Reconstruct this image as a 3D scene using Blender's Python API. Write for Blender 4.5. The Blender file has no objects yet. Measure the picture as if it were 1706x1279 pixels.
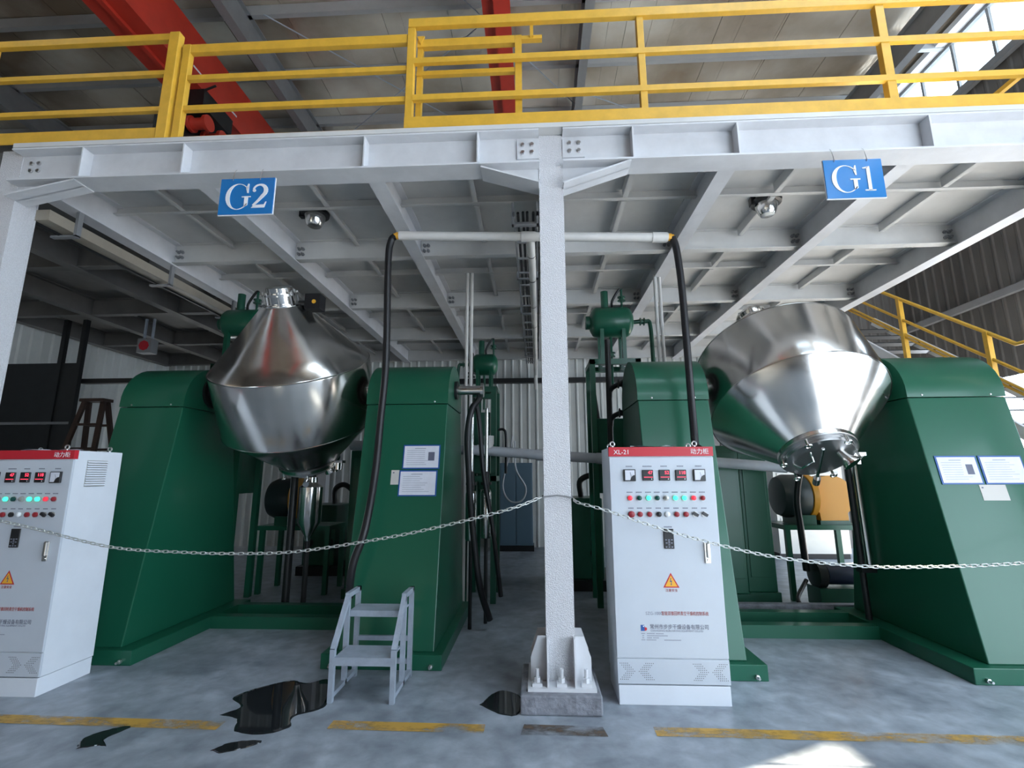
import bpy, math, random
from mathutils import Vector, Matrix
random.seed(7)
PI = math.pi
rad = math.radians
scene = bpy.context.scene
COL = scene.collection

# ------------------------------------------------------------------ camera, sky, sun, exposure
cam_data = bpy.data.cameras.new('camera')
cam = bpy.data.objects.new('camera', cam_data)
COL.objects.link(cam)
cam_data.sensor_width = 36.0
cam_data.lens = 803.2 / 1706 * 36.0
cam_data.clip_start = 0.05
cam_data.clip_end = 300
yaw, pitch, roll = rad(2.83), rad(10.69), rad(0.2)
Rm = (Matrix.Rotation(yaw, 3, 'Z') @ Matrix.Rotation(pitch, 3, 'X') @ Matrix.Rotation(roll, 3, 'Y'))
right, fwd, up = Rm.col[0], Rm.col[1], Rm.col[2]
M4 = Matrix((right, up, -fwd)).transposed().to_4x4()
M4.translation = Vector((0, 0, 1.58))
cam.matrix_world = M4
scene.camera = cam

world = bpy.data.worlds.new('daylight_sky')
scene.world = world
world.use_nodes = True
bg = world.node_tree.nodes['Background']
bg.inputs[0].default_value = (0.72, 0.85, 1.0, 1)
bg.inputs[1].default_value = 7.5

sun_data = bpy.data.lights.new('sun', 'SUN')
sun_data.energy = 46.0
sun_data.color = (1.0, 0.82, 0.62)
sun_data.angle = rad(0.8)
sun = bpy.data.objects.new('sun', sun_data)
COL.objects.link(sun)
SUN_DIR = Vector((0.70, 0.35, 0.62)).normalized()      # towards the sun
sun.rotation_euler = SUN_DIR.to_track_quat('Z', 'Y').to_euler()
sun.location = (14, 6, 16)

def portal(name, loc, size, rot):
    d = bpy.data.lights.new(name, 'AREA')
    d.shape = 'RECTANGLE'; d.size, d.size_y = size
    d.cycles.is_portal = True
    o = bpy.data.objects.new(name, d); COL.objects.link(o)
    o.location = loc; o.rotation_euler = rot
portal('door_portal', (8.7, -.6, 2.0), (4.0, 6.8), (0, PI/2, 0))
portal('gate_portal', (6.4, -7.2, 2.0), (4.4, 4.0), (PI/2, 0, PI))
portal('band_portal', (5.6, -7.2, 6.5), (6.0, 1.4), (PI/2, 0, PI))
SKYL = [(-8.6, -7.4), (2.4, 4.2), (5.0, 8.3)]  # unseen skylights added to light the front floor and streak the left vessel
SKY0 = -2.6
for _a, _b in SKYL: portal('skylight_portal', ((_a + _b) / 2, .5, 10.7), (_b - _a, 6.2), (0, 0, 0))
portal('strip_portal', (8.75, 1.6, 9.62), (1.1, 19), (0, PI/2, 0))
portal('rear_portal', (-8.77, 11.5, 1.1), (.95, 2.2), (-PI/2, 0, PI))
portal('side_portal', (8.7, 5.9, 1.7), (3.4, 3.0), (0, PI/2, 0))
portal('back_portal', (8.7, 9.75, 1.65), (3.3, 2.3), (0, PI/2, 0))

vs = scene.view_settings
vs.view_transform = 'Standard'
try: vs.look = 'None'
except Exception: pass
vs.exposure = 0.2
vs.gamma = 1.0
vs.use_curve_mapping = False
scene.cycles.max_bounces = 10
scene.cycles.diffuse_bounces = 2
scene.cycles.glossy_bounces = 5
scene.cycles.transparent_max_bounces = 12

# ------------------------------------------------------------------ materials
MATS = {}
def mat(name, col=(.5, .5, .5), rough=.5, metal=0.0, noise=0.0, nscale=6.0, bump=0.0, bscale=60.0,
        emit=None, estr=0.0, coat=0.0, stretch=None, col2=None, rvar=0.0, spec=0.5):
    if name in MATS: return MATS[name]
    m = bpy.data.materials.new(name); m.use_nodes = True
    nt = m.node_tree; N = nt.nodes; L = nt.links
    b = N['Principled BSDF']
    b.inputs['Base Color'].default_value = (*col, 1)
    b.inputs['Roughness'].default_value = rough
    b.inputs['Metallic'].default_value = metal
    b.inputs['Specular IOR Level'].default_value = spec
    if coat:
        b.inputs['Coat Weight'].default_value = coat
        b.inputs['Coat Roughness'].default_value = 0.12
    tc = N.new('ShaderNodeTexCoord')
    src = tc.outputs['Object']
    if stretch:
        mp = N.new('ShaderNodeMapping'); mp.inputs['Scale'].default_value = stretch
        L.new(src, mp.inputs['Vector']); src = mp.outputs['Vector']
    if noise or col2 or rvar:
        nz = N.new('ShaderNodeTexNoise'); nz.inputs['Scale'].default_value = nscale
        nz.inputs['Detail'].default_value = 6; nz.inputs['Roughness'].default_value = .6
        L.new(src, nz.inputs['Vector'])
        if noise or col2:
            rp = N.new('ShaderNodeValToRGB')
            rp.color_ramp.elements[0].position = .34; rp.color_ramp.elements[1].position = .66
            c2 = col2 or tuple(max(0, c * (1 - noise)) for c in col)
            rp.color_ramp.elements[0].color = (*c2, 1); rp.color_ramp.elements[1].color = (*col, 1)
            L.new(nz.outputs['Fac'], rp.inputs['Fac']); L.new(rp.outputs['Color'], b.inputs['Base Color'])
        if rvar:
            mr = N.new('ShaderNodeMapRange')
            mr.inputs['From Min'].default_value = .3; mr.inputs['From Max'].default_value = .7
            mr.inputs['To Min'].default_value = max(.02, rough - rvar); mr.inputs['To Max'].default_value = min(1, rough + rvar)
            L.new(nz.outputs['Fac'], mr.inputs['Value']); L.new(mr.outputs['Result'], b.inputs['Roughness'])
    if bump:
        nb = N.new('ShaderNodeTexNoise'); nb.inputs['Scale'].default_value = bscale; nb.inputs['Detail'].default_value = 3
        L.new(src, nb.inputs['Vector'])
        bp = N.new('ShaderNodeBump'); bp.inputs['Strength'].default_value = bump; bp.inputs['Distance'].default_value = .02
        L.new(nb.outputs['Fac'], bp.inputs['Height']); L.new(bp.outputs['Normal'], b.inputs['Normal'])
    if emit:
        b.inputs['Emission Color'].default_value = (*emit, 1); b.inputs['Emission Strength'].default_value = estr
    MATS[name] = m
    return m

WHITE = mat('white_steel_paint', (.74, .75, .78), .45, noise=.14, nscale=3, rvar=.08)
COLW = mat('textured_white_paint', (.78, .78, .81), .6, noise=.2, nscale=140, bump=.55, bscale=130)
DECKP = mat('grey_white_deck_paint', (.70, .70, .69), .55, noise=.16, nscale=1.6)
YEL = mat('yellow_rail_paint', (.80, .46, .05), .42, noise=.14, nscale=9)
GRN = mat('green_machine_paint', (.010, .105, .058), .36, coat=.15, spec=.4)
GRN2 = mat('dark_green_pipe_paint', (.015, .10, .06), .35, noise=.2, nscale=4)
STEEL = mat('brushed_stainless', (.68, .66, .63), .2, 1.0, noise=.07, nscale=3.0, rvar=.07, bump=.035, bscale=2.6)
STEEL2 = mat('polished_stainless', (.70, .69, .67), .16, 1.0)
SATIN = mat('satin_stainless', (.48, .48, .48), .36, 1.0)
CHROME = mat('galvanised_bolt', (.6, .6, .6), .3, 1.0)
BLACK = mat('black_rubber', (.012, .012, .014), .4)
BLKP = mat('black_plastic', (.016, .016, .018), .35)
BLKS = mat('black_steel', (.012, .013, .014), .45, noise=.4, nscale=5)
PVC = mat('white_pvc', (.74, .72, .69), .38, noise=.08, nscale=5)
PVCG = mat('grey_pvc', (.62, .65, .70), .4, noise=.1, nscale=5)
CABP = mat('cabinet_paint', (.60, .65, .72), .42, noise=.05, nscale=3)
CABLIT = mat('lit_cabinet_paint', (.78, .82, .88), .5, noise=.06, nscale=3)  # same cabinet paint, brightness of the lit side put into the colour
REDB = mat('red_header', (.56, .02, .035), .4)
REDC = mat('red_crane_paint', (.60, .045, .025), .42, noise=.15, nscale=3)
BLUE = mat('blue_sign', (.015, .19, .52), .25, coat=.4)
BLUEB = mat('blue_board', (.02, .10, .36), .35)
WSIGN = mat('white_letter', (.85, .87, .9), .5)
PAPER = mat('paper', (.78, .80, .88), .6, noise=.08, nscale=14)
PAPER2 = mat('card_paper', (.62, .60, .56), .6)
INK = mat('ink', (.13, .14, .2), .6)
INKR = mat('red_ink', (.36, .04, .03), .6)
INKG = mat('grey_ink', (.30, .32, .40), .6)
PURL = mat('light_grey_purlin', (.42, .43, .44), .5, noise=.1, nscale=3)
GREYS = mat('grey_structural_steel', (.27, .275, .285), .5, noise=.15, nscale=3)
CONC = mat('plinth_concrete', (.30, .31, .35), .8, noise=.45, nscale=9, bump=.5, bscale=30)
ZINC = mat('silver_paint', (.36, .41, .48), .42, noise=.2, nscale=12)
BGREY = mat('blue_grey_cabinet', (.10, .17, .23), .4)
BEIGE = mat('beige_trunking', (.36, .32, .26), .5, noise=.15, nscale=4)
ORANGE = mat('orange_motor_paint', (.80, .36, .03), .42)
MOTD = mat('dark_motor', (.02, .035, .035), .4)
WOOD = mat('dark_brown_steel', (.05, .025, .018), .5, noise=.4, nscale=8)
REDLED = mat('red_led', (.3, .0, .01), .4, emit=(1, .05, .10), estr=2.6)
GRNLED = mat('green_lamp', (.05, .6, .35), .3, emit=(.05, 1, .5), estr=1.6)
REDLAMP = mat('red_lamp', (.75, .03, .06), .3, emit=(1, .05, .08), estr=.5)
DKRED = mat('dark_red_button', (.30, .02, .03), .35)
DKGRN = mat('dark_green_button', (.0, .07, .06), .35)
GREYB = mat('grey_button', (.5, .5, .48), .35, .6)
METERW = mat('meter_face', (.70, .72, .80), .3)
YTRI = mat('warning_yellow', (.90, .45, .04), .45)
GREENLT = mat('light_green_paint', (.10, .42, .08), .4)

def floor_material():
    m = bpy.data.materials.new('sealed_concrete'); m.use_nodes = True
    nt = m.node_tree; N = nt.nodes; L = nt.links; b = N['Principled BSDF']
    tc = N.new('ShaderNodeTexCoord')
    n1 = N.new('ShaderNodeTexNoise'); n1.inputs['Scale'].default_value = 1.3; n1.inputs['Detail'].default_value = 9; n1.inputs['Roughness'].default_value = .65
    n2 = N.new('ShaderNodeTexNoise'); n2.inputs['Scale'].default_value = 7; n2.inputs['Detail'].default_value = 8; n2.inputs['Distortion'].default_value = .3
    for n in (n1, n2): L.new(tc.outputs['Object'], n.inputs['Vector'])
    r1 = N.new('ShaderNodeValToRGB'); e = r1.color_ramp.elements
    e[0].position = .3; e[0].color = (.19, .22, .26, 1); e[1].position = .68; e[1].color = (.43, .48, .545, 1)
    L.new(n1.outputs['Fac'], r1.inputs['Fac'])
    r2 = N.new('ShaderNodeValToRGB'); e = r2.color_ramp.elements
    e[0].position = .3; e[0].color = (.72, .72, .72, 1); e[1].position = .72; e[1].color = (1.2, 1.2, 1.18, 1)
    L.new(n2.outputs['Fac'], r2.inputs['Fac'])
    mx = N.new('ShaderNodeMix'); mx.data_type = 'RGBA'; mx.blend_type = 'MULTIPLY'; mx.inputs['Factor'].default_value = 1
    L.new(r1.outputs['Color'], mx.inputs['A']); L.new(r2.outputs['Color'], mx.inputs['B'])
    L.new(mx.outputs['Result'], b.inputs['Base Color'])
    mr = N.new('ShaderNodeMapRange'); mr.inputs['From Min'].default_value = .3; mr.inputs['From Max'].default_value = .7
    mr.inputs['To Min'].default_value = .28; mr.inputs['To Max'].default_value = .5
    L.new(n1.outputs['Fac'], mr.inputs['Value']); L.new(mr.outputs['Result'], b.inputs['Roughness'])
    bp = N.new('ShaderNodeBump'); bp.inputs['Strength'].default_value = .12; bp.inputs['Distance'].default_value = .01
    L.new(n2.outputs['Fac'], bp.inputs['Height']); L.new(bp.outputs['Normal'], b.inputs['Normal'])
    return m
FLOOR = floor_material()

def worn_paint():
    m = bpy.data.materials.new('worn_yellow_floor_paint'); m.use_nodes = True
    nt = m.node_tree; N = nt.nodes; L = nt.links; b = N['Principled BSDF']
    b.inputs['Base Color'].default_value = (.62, .36, .06, 1); b.inputs['Roughness'].default_value = .55
    tc = N.new('ShaderNodeTexCoord'); mp = N.new('ShaderNodeMapping'); mp.inputs['Scale'].default_value = (1, 2.2, 1)
    L.new(tc.outputs['Object'], mp.inputs['Vector'])
    nz = N.new('ShaderNodeTexNoise'); nz.inputs['Scale'].default_value = 1.6; nz.inputs['Detail'].default_value = 9; nz.inputs['Roughness'].default_value = .7
    L.new(mp.outputs['Vector'], nz.inputs['Vector'])
    rp = N.new('ShaderNodeValToRGB'); e = rp.color_ramp.elements
    e[0].position = .40; e[0].color = (0, 0, 0, 1); e[1].position = .56; e[1].color = (.9, .9, .9, 1)
    L.new(nz.outputs['Fac'], rp.inputs['Fac']); L.new(rp.outputs['Color'], b.inputs['Alpha'])
    return m
LINE = worn_paint()

def wet_material():
    m = bpy.data.materials.new('standing_water'); m.use_nodes = True
    b = m.node_tree.nodes['Principled BSDF']
    b.inputs['Base Color'].default_value = (.018, .02, .022, 1); b.inputs['Roughness'].default_value = .03
    return m
WET = wet_material()

def foil_material():
    m = bpy.data.materials.new('roof_insulation_foil'); m.use_nodes = True
    nt = m.node_tree; N = nt.nodes; L = nt.links; b = N['Principled BSDF']
    b.inputs['Metallic'].default_value = .55
    tc = N.new('ShaderNodeTexCoord'); mp = N.new('ShaderNodeMapping'); mp.inputs['Scale'].default_value = (1.0, .55, 1)
    L.new(tc.outputs['Object'], mp.inputs['Vector'])
    n1 = N.new('ShaderNodeTexNoise'); n1.inputs['Scale'].default_value = .9; n1.inputs['Detail'].default_value = 4; n1.inputs['Distortion'].default_value = .8
    n2 = N.new('ShaderNodeTexNoise'); n2.inputs['Scale'].default_value = .45; n2.inputs['Detail'].default_value = 7
    L.new(mp.outputs['Vector'], n1.inputs['Vector']); L.new(tc.outputs['Object'], n2.inputs['Vector'])
    rp = N.new('ShaderNodeValToRGB'); e = rp.color_ramp.elements
    e[0].position = .36; e[0].color = (.40, .31, .22, 1); e[1].position = .66; e[1].color = (.95, .89, .79, 1)  # cloudy reflections on the foil put into the base colour
    L.new(n2.outputs['Fac'], rp.inputs['Fac']); L.new(rp.outputs['Color'], b.inputs['Base Color'])
    b.inputs['Roughness'].default_value = .25
    bp = N.new('ShaderNodeBump'); bp.inputs['Strength'].default_value = .35; bp.inputs['Distance'].default_value = .12
    L.new(n1.outputs['Fac'], bp.inputs['Height']); L.new(bp.outputs['Normal'], b.inputs['Normal'])
    return m
FOIL = foil_material()
WALLW = mat('white_cladding', (.70, .72, .70), .45, noise=.12, nscale=1.5)
WALLG = mat('grey_cladding', (.19, .18, .17), .4, .3, noise=.35, nscale=1.2, stretch=(1, 1, .35))
GLASS = None
def glass_material():
    m = bpy.data.materials.new('window_glass'); m.use_nodes = True
    nt = m.node_tree; N = nt.nodes; L = nt.links
    for n in list(N):
        if n.type != 'OUTPUT_MATERIAL': N.remove(n)
    t = N.new('ShaderNodeBsdfTransparent'); t.inputs[0].default_value = (.93, .96, .97, 1)
    g = N.new('ShaderNodeBsdfGlossy'); g.inputs['Roughness'].default_value = .03
    mx = N.new('ShaderNodeMixShader'); mx.inputs[0].default_value = .06
    L.new(t.outputs[0], mx.inputs[1]); L.new(g.outputs[0], mx.inputs[2])
    out = [n for n in N if n.type == 'OUTPUT_MATERIAL'][0]
    L.new(mx.outputs[0], out.inputs['Surface'])
    return m
GLASS = glass_material()

# ------------------------------------------------------------------ geometry helpers
ORG = {}
def basis(d):
    d = Vector(d).normalized()
    a = Vector((0, 0, 1)) if abs(d.z) < .9 else Vector((1, 0, 0))
    u = d.cross(a).normalized(); v = d.cross(u).normalized()
    return d, u, v

class MB:
    def __init__(s): s.v = []; s.f = []
    def add(s, vs, fs):
        o = len(s.v); s.v += [tuple(p) for p in vs]; s.f += [tuple(i + o for i in f) for f in fs]; return s
    def box(s, x0, x1, y0, y1, z0, z1):
        vs = [(x0, y0, z0), (x1, y0, z0), (x1, y1, z0), (x0, y1, z0), (x0, y0, z1), (x1, y0, z1), (x1, y1, z1), (x0, y1, z1)]
        return s.add(vs, [(0, 3, 2, 1), (4, 5, 6, 7), (0, 1, 5, 4), (1, 2, 6, 5), (2, 3, 7, 6), (3, 0, 4, 7)])
    def hexa(s, vs):
        return s.add(vs, [(0, 3, 2, 1), (4, 5, 6, 7), (0, 1, 5, 4), (1, 2, 6, 5), (2, 3, 7, 6), (3, 0, 4, 7)])
    def bar(s, p0, p1, w, h, upv=(0, 0, 1)):
        p0 = Vector(p0); p1 = Vector(p1); d = (p1 - p0).normalized(); u = Vector(upv)
        x = d.cross(u)
        if x.length < 1e-4: x = Vector((1, 0, 0))
        x.normalize(); y = x.cross(d).normalized()
        vs = []
        for p in (p0, p1):
            for a, b in ((-1, -1), (1, -1), (1, 1), (-1, 1)): vs.append(p + x * a * w / 2 + y * b * h / 2)
        return s.add(vs, [(0, 3, 2, 1), (4, 5, 6, 7), (0, 1, 5, 4), (1, 2, 6, 5), (2, 3, 7, 6), (3, 0, 4, 7)])
    def prism(s, poly, axis, a0, a1):
        n = len(poly)
        def P(p, a):
            if axis == 'x': return (a, p[0], p[1])
            if axis == 'y': return (p[0], a, p[1])
            return (p[0], p[1], a)
        vs = [P(p, a0) for p in poly] + [P(p, a1) for p in poly]
        fs = [tuple(range(n - 1, -1, -1)), tuple(range(n, 2 * n))] + [(i, (i + 1) % n, n + (i + 1) % n, n + i) for i in range(n)]
        return s.add(vs, fs)
    def lathe(s, prof, o, d, n=24, cap=True):
        d, u, v = basis(d); o = Vector(o); vs = []; fs = []
        for (t, r) in prof:
            for k in range(n):
                a = 2 * PI * k / n
                vs.append(o + d * t + (u * math.cos(a) + v * math.sin(a)) * max(r, 1e-5))
        for i in range(len(prof) - 1):
            for k in range(n):
                k2 = (k + 1) % n
                fs.append((i * n + k, i * n + k2, (i + 1) * n + k2, (i + 1) * n + k))
        if cap:
            fs.append(tuple(range(n - 1, -1, -1))); m = (len(prof) - 1) * n
            fs.append(tuple(range(m, m + n)))
        return s.add(vs, fs)
    def cyl(s, p0, p1, r, r2=None, n=14):
        p0 = Vector(p0); p1 = Vector(p1)
        return s.lathe([(0, r), ((p1 - p0).length, r if r2 is None else r2)], p0, p1 - p0, n)
    def tube(s, pts, r, n=10, closed=False):
        pts = [Vector(p) for p in pts]; m = len(pts); vs = []; fs = []
        prev = None
        for i, p in enumerate(pts):
            if closed: d = pts[(i + 1) % m] - pts[i - 1]
            else: d = pts[min(i + 1, m - 1)] - pts[max(i - 1, 0)]
            d.normalize()
            if prev is None: _, u, v = basis(d)
            else:
                u = prev - d * prev.dot(d); u.normalize(); v = d.cross(u)
            prev = u
            for k in range(n):
                a = 2 * PI * k / n; vs.append(p + (u * math.cos(a) + v * math.sin(a)) * r)
        rng = m if closed else m - 1
        for i in range(rng):
            j = (i + 1) % m
            for k in range(n):
                k2 = (k + 1) % n; fs.append((i * n + k, i * n + k2, j * n + k2, j * n + k))
        if not closed:
            fs.append(tuple(range(n - 1, -1, -1))); fs.append(tuple(range((m - 1) * n, m * n)))
        return s.add(vs, fs)
    def build(s, name, m, parent=None, smooth=True, bevel=0.0, kind=None):
        org = ORG.get(parent.name, Vector((0, 0, 0))) if parent else Vector((0, 0, 0))
        me = bpy.data.meshes.new(name)
        me.from_pydata([(p[0] - org.x, p[1] - org.y, p[2] - org.z) for p in s.v], [], s.f)
        me.validate(); me.update()
        import bmesh
        bm = bmesh.new(); bm.from_mesh(me); bmesh.ops.recalc_face_normals(bm, faces=bm.faces)
        if bevel:
            bmesh.ops.bevel(bm, geom=[e for e in bm.edges if e.calc_face_angle(0) > .5], offset=bevel, segments=2, affect='EDGES', profile=.5)
        bm.to_mesh(me); bm.free()
        if smooth:
            me.polygons.foreach_set('use_smooth', [True] * len(me.polygons))
            me.set_sharp_from_angle(angle=rad(38))
        me.materials.append(m)
        o = bpy.data.objects.new(name, me); COL.objects.link(o)
        if parent: o.parent = parent; ORG[o.name] = org
        else: ORG[o.name] = Vector((0, 0, 0))
        if kind: o['kind'] = kind
        return o

def thing(name, label, cat, loc=(0, 0, 0), group=None):
    o = bpy.data.objects.new(name, None); COL.objects.link(o)
    o.location = loc; o.empty_display_size = .1
    o['label'] = label; o['category'] = cat
    if group: o['group'] = group
    ORG[o.name] = Vector(loc)
    return o
def tag(o, label, cat, group=None):
    o['label'] = label; o['category'] = cat
    if group: o['group'] = group
    return o
def share(o, name, parent, offset, label=None):
    """copy of a part (same mesh) shifted by offset"""
    c = o.copy(); COL.objects.link(c); c.name = name; c.parent = parent
    c.location = o.location + Vector(offset); ORG[c.name] = ORG[o.name]
    return c
def ibeam_x(mb, x0, x1, yc, z0, z1, fw, ft=.014, wt=.01):
    mb.box(x0, x1, yc - fw / 2, yc + fw / 2, z0, z0 + ft); mb.box(x0, x1, yc - fw / 2, yc + fw / 2, z1 - ft, z1)
    mb.box(x0, x1, yc - wt / 2, yc + wt / 2, z0 + ft, z1 - ft); return mb
def ibeam_y(mb, y0, y1, xc, z0, z1, fw, ft=.014, wt=.01):
    mb.box(xc - fw / 2, xc + fw / 2, y0, y1, z0, z0 + ft); mb.box(xc - fw / 2, xc + fw / 2, y0, y1, z1 - ft, z1)
    mb.box(xc - wt / 2, xc + wt / 2, y0, y1, z0 + ft, z1 - ft); return mb
def bez(pts, n=8):
    """Catmull-Rom through points"""
    P = [Vector(p) for p in pts]; P = [P[0] * 2 - P[1]] + P + [P[-1] * 2 - P[-2]]; out = []
    for i in range(1, len(P) - 2):
        for k in range(n):
            t = k / n
            out.append(.5 * ((2 * P[i]) + (P[i + 1] - P[i - 1]) * t + (2 * P[i - 1] - 5 * P[i] + 4 * P[i + 1] - P[i + 2]) * t * t
                             + (3 * P[i] - P[i - 1] - 3 * P[i + 1] + P[i + 2]) * t ** 3))
    out.append(P[-2]); return out
def text_part(s, size, x, y, z, m, parent, name='lettering', align='LEFT', sx=1.0, depth=.0012):
    cu = bpy.data.curves.new(name, 'FONT'); cu.body = s; cu.size = size; cu.align_x = align; cu.extrude = depth / 2
    cu.resolution_u = 3
    tmp = bpy.data.objects.new('tmp', cu); COL.objects.link(tmp)
    dg = bpy.context.evaluated_depsgraph_get(); dg.update()
    me = bpy.data.meshes.new_from_object(tmp.evaluated_get(dg))
    bpy.data.objects.remove(tmp); bpy.data.curves.remove(cu)
    org = ORG[parent.name]
    for v in me.vertices:
        a = v.co.copy(); v.co = Vector((x + a.x * sx - org.x, y - a.z - org.y, z + a.y - org.z))
    me.update(); me.materials.clear(); me.materials.append(m)
    o = bpy.data.objects.new(name, me); COL.objects.link(o); o.parent = parent; ORG[o.name] = org
    return o

# ------------------------------------------------------------------ setting: floor, walls, roof
def struct(o): o['kind'] = 'structure'; return o
fl = MB().add([(-18, -7, 0), (16, -7, 0), (16, 16, 0), (-18, 16, 0), (-18, -7, -.2), (16, -7, -.2), (16, 16, -.2), (-18, 16, -.2)],
              [(0, 1, 2, 3), (7, 6, 5, 4), (4, 5, 1, 0), (5, 6, 2, 1), (6, 7, 3, 2), (7, 4, 0, 3)]).build('floor', FLOOR, smooth=False)
struct(fl)

def rib_profile(L, pitch=.19, h=.028):
    pts = []; n = max(1, round(L / pitch)); p = L / n
    for i in range(n):
        a = i * p
        pts += [(a, 0), (a + p * .62, 0), (a + p * .74, h), (a + p * .88, h)]
    pts.append((L, 0)); return pts
def sheet(axis, a0, a1, c, z0, z1, sign, m, parent, pitch=.19, rib=.028):
    """one ribbed cladding sheet; axis 'x' or 'y' along the wall, ribs proud by sign"""
    pr = rib_profile(a1 - a0, pitch, rib); mb = MB(); vs = []; n = len(pr)
    for z in (z0, z1):
        for (t, h) in pr: vs.append((a0 + t, c + sign * h, z) if axis == 'x' else (c + sign * h, a0 + t, z))
    for z in (z0, z1):
        for (t, h) in pr: vs.append((a0 + t, c + sign * (h - .012), z) if axis == 'x' else (c + sign * (h - .012), a0 + t, z))
    fs = []
    for k in (0, 2 * n):
        for i in range(n - 1): fs.append((k + i, k + i + 1, k + n + i + 1, k + n + i))
    return mb.add(vs, fs).build('cladding_sheet', m, parent, smooth=False)

# back wall: girts behind, ribbed white sheets
wb = MB()
for z in (.05, 2.2, 4.6, 7.0, 9.6): wb.box(-14, 9.2, 11.30, 11.42, z, z + .12)
wb = struct(wb.build('wall_back', GREYS, smooth=False))
x = -14.0
while x < 8.5:
    sheet('x', x, min(x + .95, 8.6), 11.25, 2.2 if -9.4 < x < -8.6 else 0, 10.4, -1, WALLW if x < 3.6 else WALLG, wb, pitch=.19); x += .95  # hidden low gap at far left added to light the partition wall

# left partition wall under the side platform
wl = MB()
for z in (.05, 1.6, 3.3): wl.box(-9.2, -9.08, 5.5, 11.2, z, z + .1)
wl = struct(wl.build('wall_left', GREYS, smooth=False))
y = 5.5
while y < 11.2:
    sheet('y', y, min(y + .95, 11.2), -9.04, 0, 4.35, 1, WALLW, wl); y += .95
struct(MB().box(-14.2, -14.0, -7, 11.3, 0, 10.4).build('wall_far_left', WALLG, smooth=False))

# right wall with strip window; unseen doors and high window added for daylight
wr = MB()
for z in (4.72, 7.0, 8.9): wr.box(8.42, 8.52, -7, 11.25, z, z + .13)
wr = struct(wr.build('wall_right', GREYS, smooth=False))
DOORS = [(-4.0, 2.8, 0, 4.0), (4.4, 7.4, 0, 3.4), (8.6, 10.9, 0, 3.3)]  # unseen openings added for side light, deck bounce and the back wall
WIN = (5.75, 6.70, 5.97, 6.78)  # unseen, placed so its sun patch falls on the front floor
def right_pieces():
    y = -7.0
    out = []
    ys = sorted(set([-7.0, -4.0, 2.8, 4.4, 7.4, 8.6, 10.9, 11.25, WIN[0], WIN[1]]))
    for a, b in zip(ys[:-1], ys[1:]):
        segs = [(0, 9.1)]
        for d in DOORS:
            if a >= d[0] - 1e-6 and b <= d[1] + 1e-6: segs = [(d[3], 9.1)]
        if a >= WIN[0] - 1e-6 and b <= WIN[1] + 1e-6: segs = [(0, WIN[2]), (WIN[3], 9.1)]
        segs.append((10.15, 10.4))
        n = max(1, round((b - a) / .95)); w = (b - a) / n
        for i in range(n):
            for z0, z1 in segs: out.append((a + i * w, a + (i + 1) * w, z0, z1))
    return out
for a, b, z0, z1 in right_pieces(): sheet('y', a, b, 8.54, z0, z1, -1, WALLG, wr, pitch=.24, rib=.014)
# front (behind the camera): unseen gate and window band added at right for daylight
FB = (5.8, 7.2)
wf = MB().box(-14, 4.2, -7.1, -7, 0, 4.0).box(-14, 8.6, -7.1, -7, 4.0, FB[0]).box(-14, 8.6, -7.1, -7, FB[1], 10.4).box(-14, 2.6, -7.1, -7, FB[0], FB[1])
wf = struct(wf.build('wall_front', WALLG, smooth=False))
for k in range(13):
    MB().box(-14 + k * 1.85, -13.9 + k * 1.85, -7.1, -7, FB[0], FB[1]).build('window_post', GREYS, wf, smooth=False)
# strip window
win = struct(MB().box(8.50, 8.60, -7, 11.2, 9.06, 9.12).box(8.50, 8.60, -7, 11.2, 10.13, 10.19).build('window_1', GREYS, smooth=False))
for k in range(24):
    yy = -7 + k * .79
    MB().box(8.52, 8.57, yy - .025, yy + .025, 9.12, 10.13).build('mullion', GREYS, win, smooth=False)
    if yy + .79 < 11.2: MB().box(8.545, 8.551, yy + .025, min(yy + .765, 11.2), 9.12, 10.13).build('pane', GLASS, win, smooth=False)
win2 = struct(MB().box(8.50, 8.60, WIN[0], WIN[1], WIN[2] - .05, WIN[2]).box(8.50, 8.60, WIN[0], WIN[1], WIN[3], WIN[3] + .05).build('window_2', GREYS, smooth=False))
MB().box(8.545, 8.551, WIN[0], WIN[1], WIN[2], WIN[3]).build('pane', GLASS, win2, smooth=False)
struct(MB().box(8.3, 8.5, -7, 11.2, 10.2, 10.32).build('trim_1', WHITE, smooth=False))

# roof
roof = MB()
for yy in (6.0, 7.45, 8.9, 10.35, 4.5, 2.5, .5, -1.5, -3.5, -5.5): roof.box(-14, 8.5, yy, yy + .09, 10.18, 10.40)
roof = struct(roof.build('ceiling', PURL, smooth=False))
x = -14.0; k = 0
def roof_run(x0, x1, k):
    gaps = [g for g in SKYL if x0 < g[1] - .01 and x1 > g[0] + .01]
    z0 = 10.405 + .01 * (k % 2)
    if not gaps:
        MB().box(x0 + .003, x1 - .003, -7, 11.3, z0, 10.44).build('roof_panel', FOIL, roof, smooth=False)
    else:
        for ya, yb in ((-7, SKY0), (3.6, 11.3)): MB().box(x0 + .003, x1 - .003, ya, yb, z0, 10.44).build('roof_panel', FOIL, roof, smooth=False)
while x < 8.6:
    w = .93 if k % 3 else .36
    cuts = sorted([c for g in SKYL for c in g if x < c < x + w])
    for xa, xb in zip([x] + cuts, cuts + [x + w]): roof_run(xa, xb, k)
    x += w; k += 1
for xa, xb in zip([-14.2] + [g[1] for g in SKYL], [g[0] for g in SKYL] + [8.8]):
    MB().box(xa, xb, -7.1, 11.4, 10.442, 10.47).build('roof_sheet', GREYS, roof, smooth=False)
for xa, xb in SKYL:
    for ya, yb in ((-7.1, SKY0), (3.6, 11.4)): MB().box(xa, xb, ya, yb, 10.442, 10.47).build('roof_sheet', GREYS, roof, smooth=False)
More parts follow.
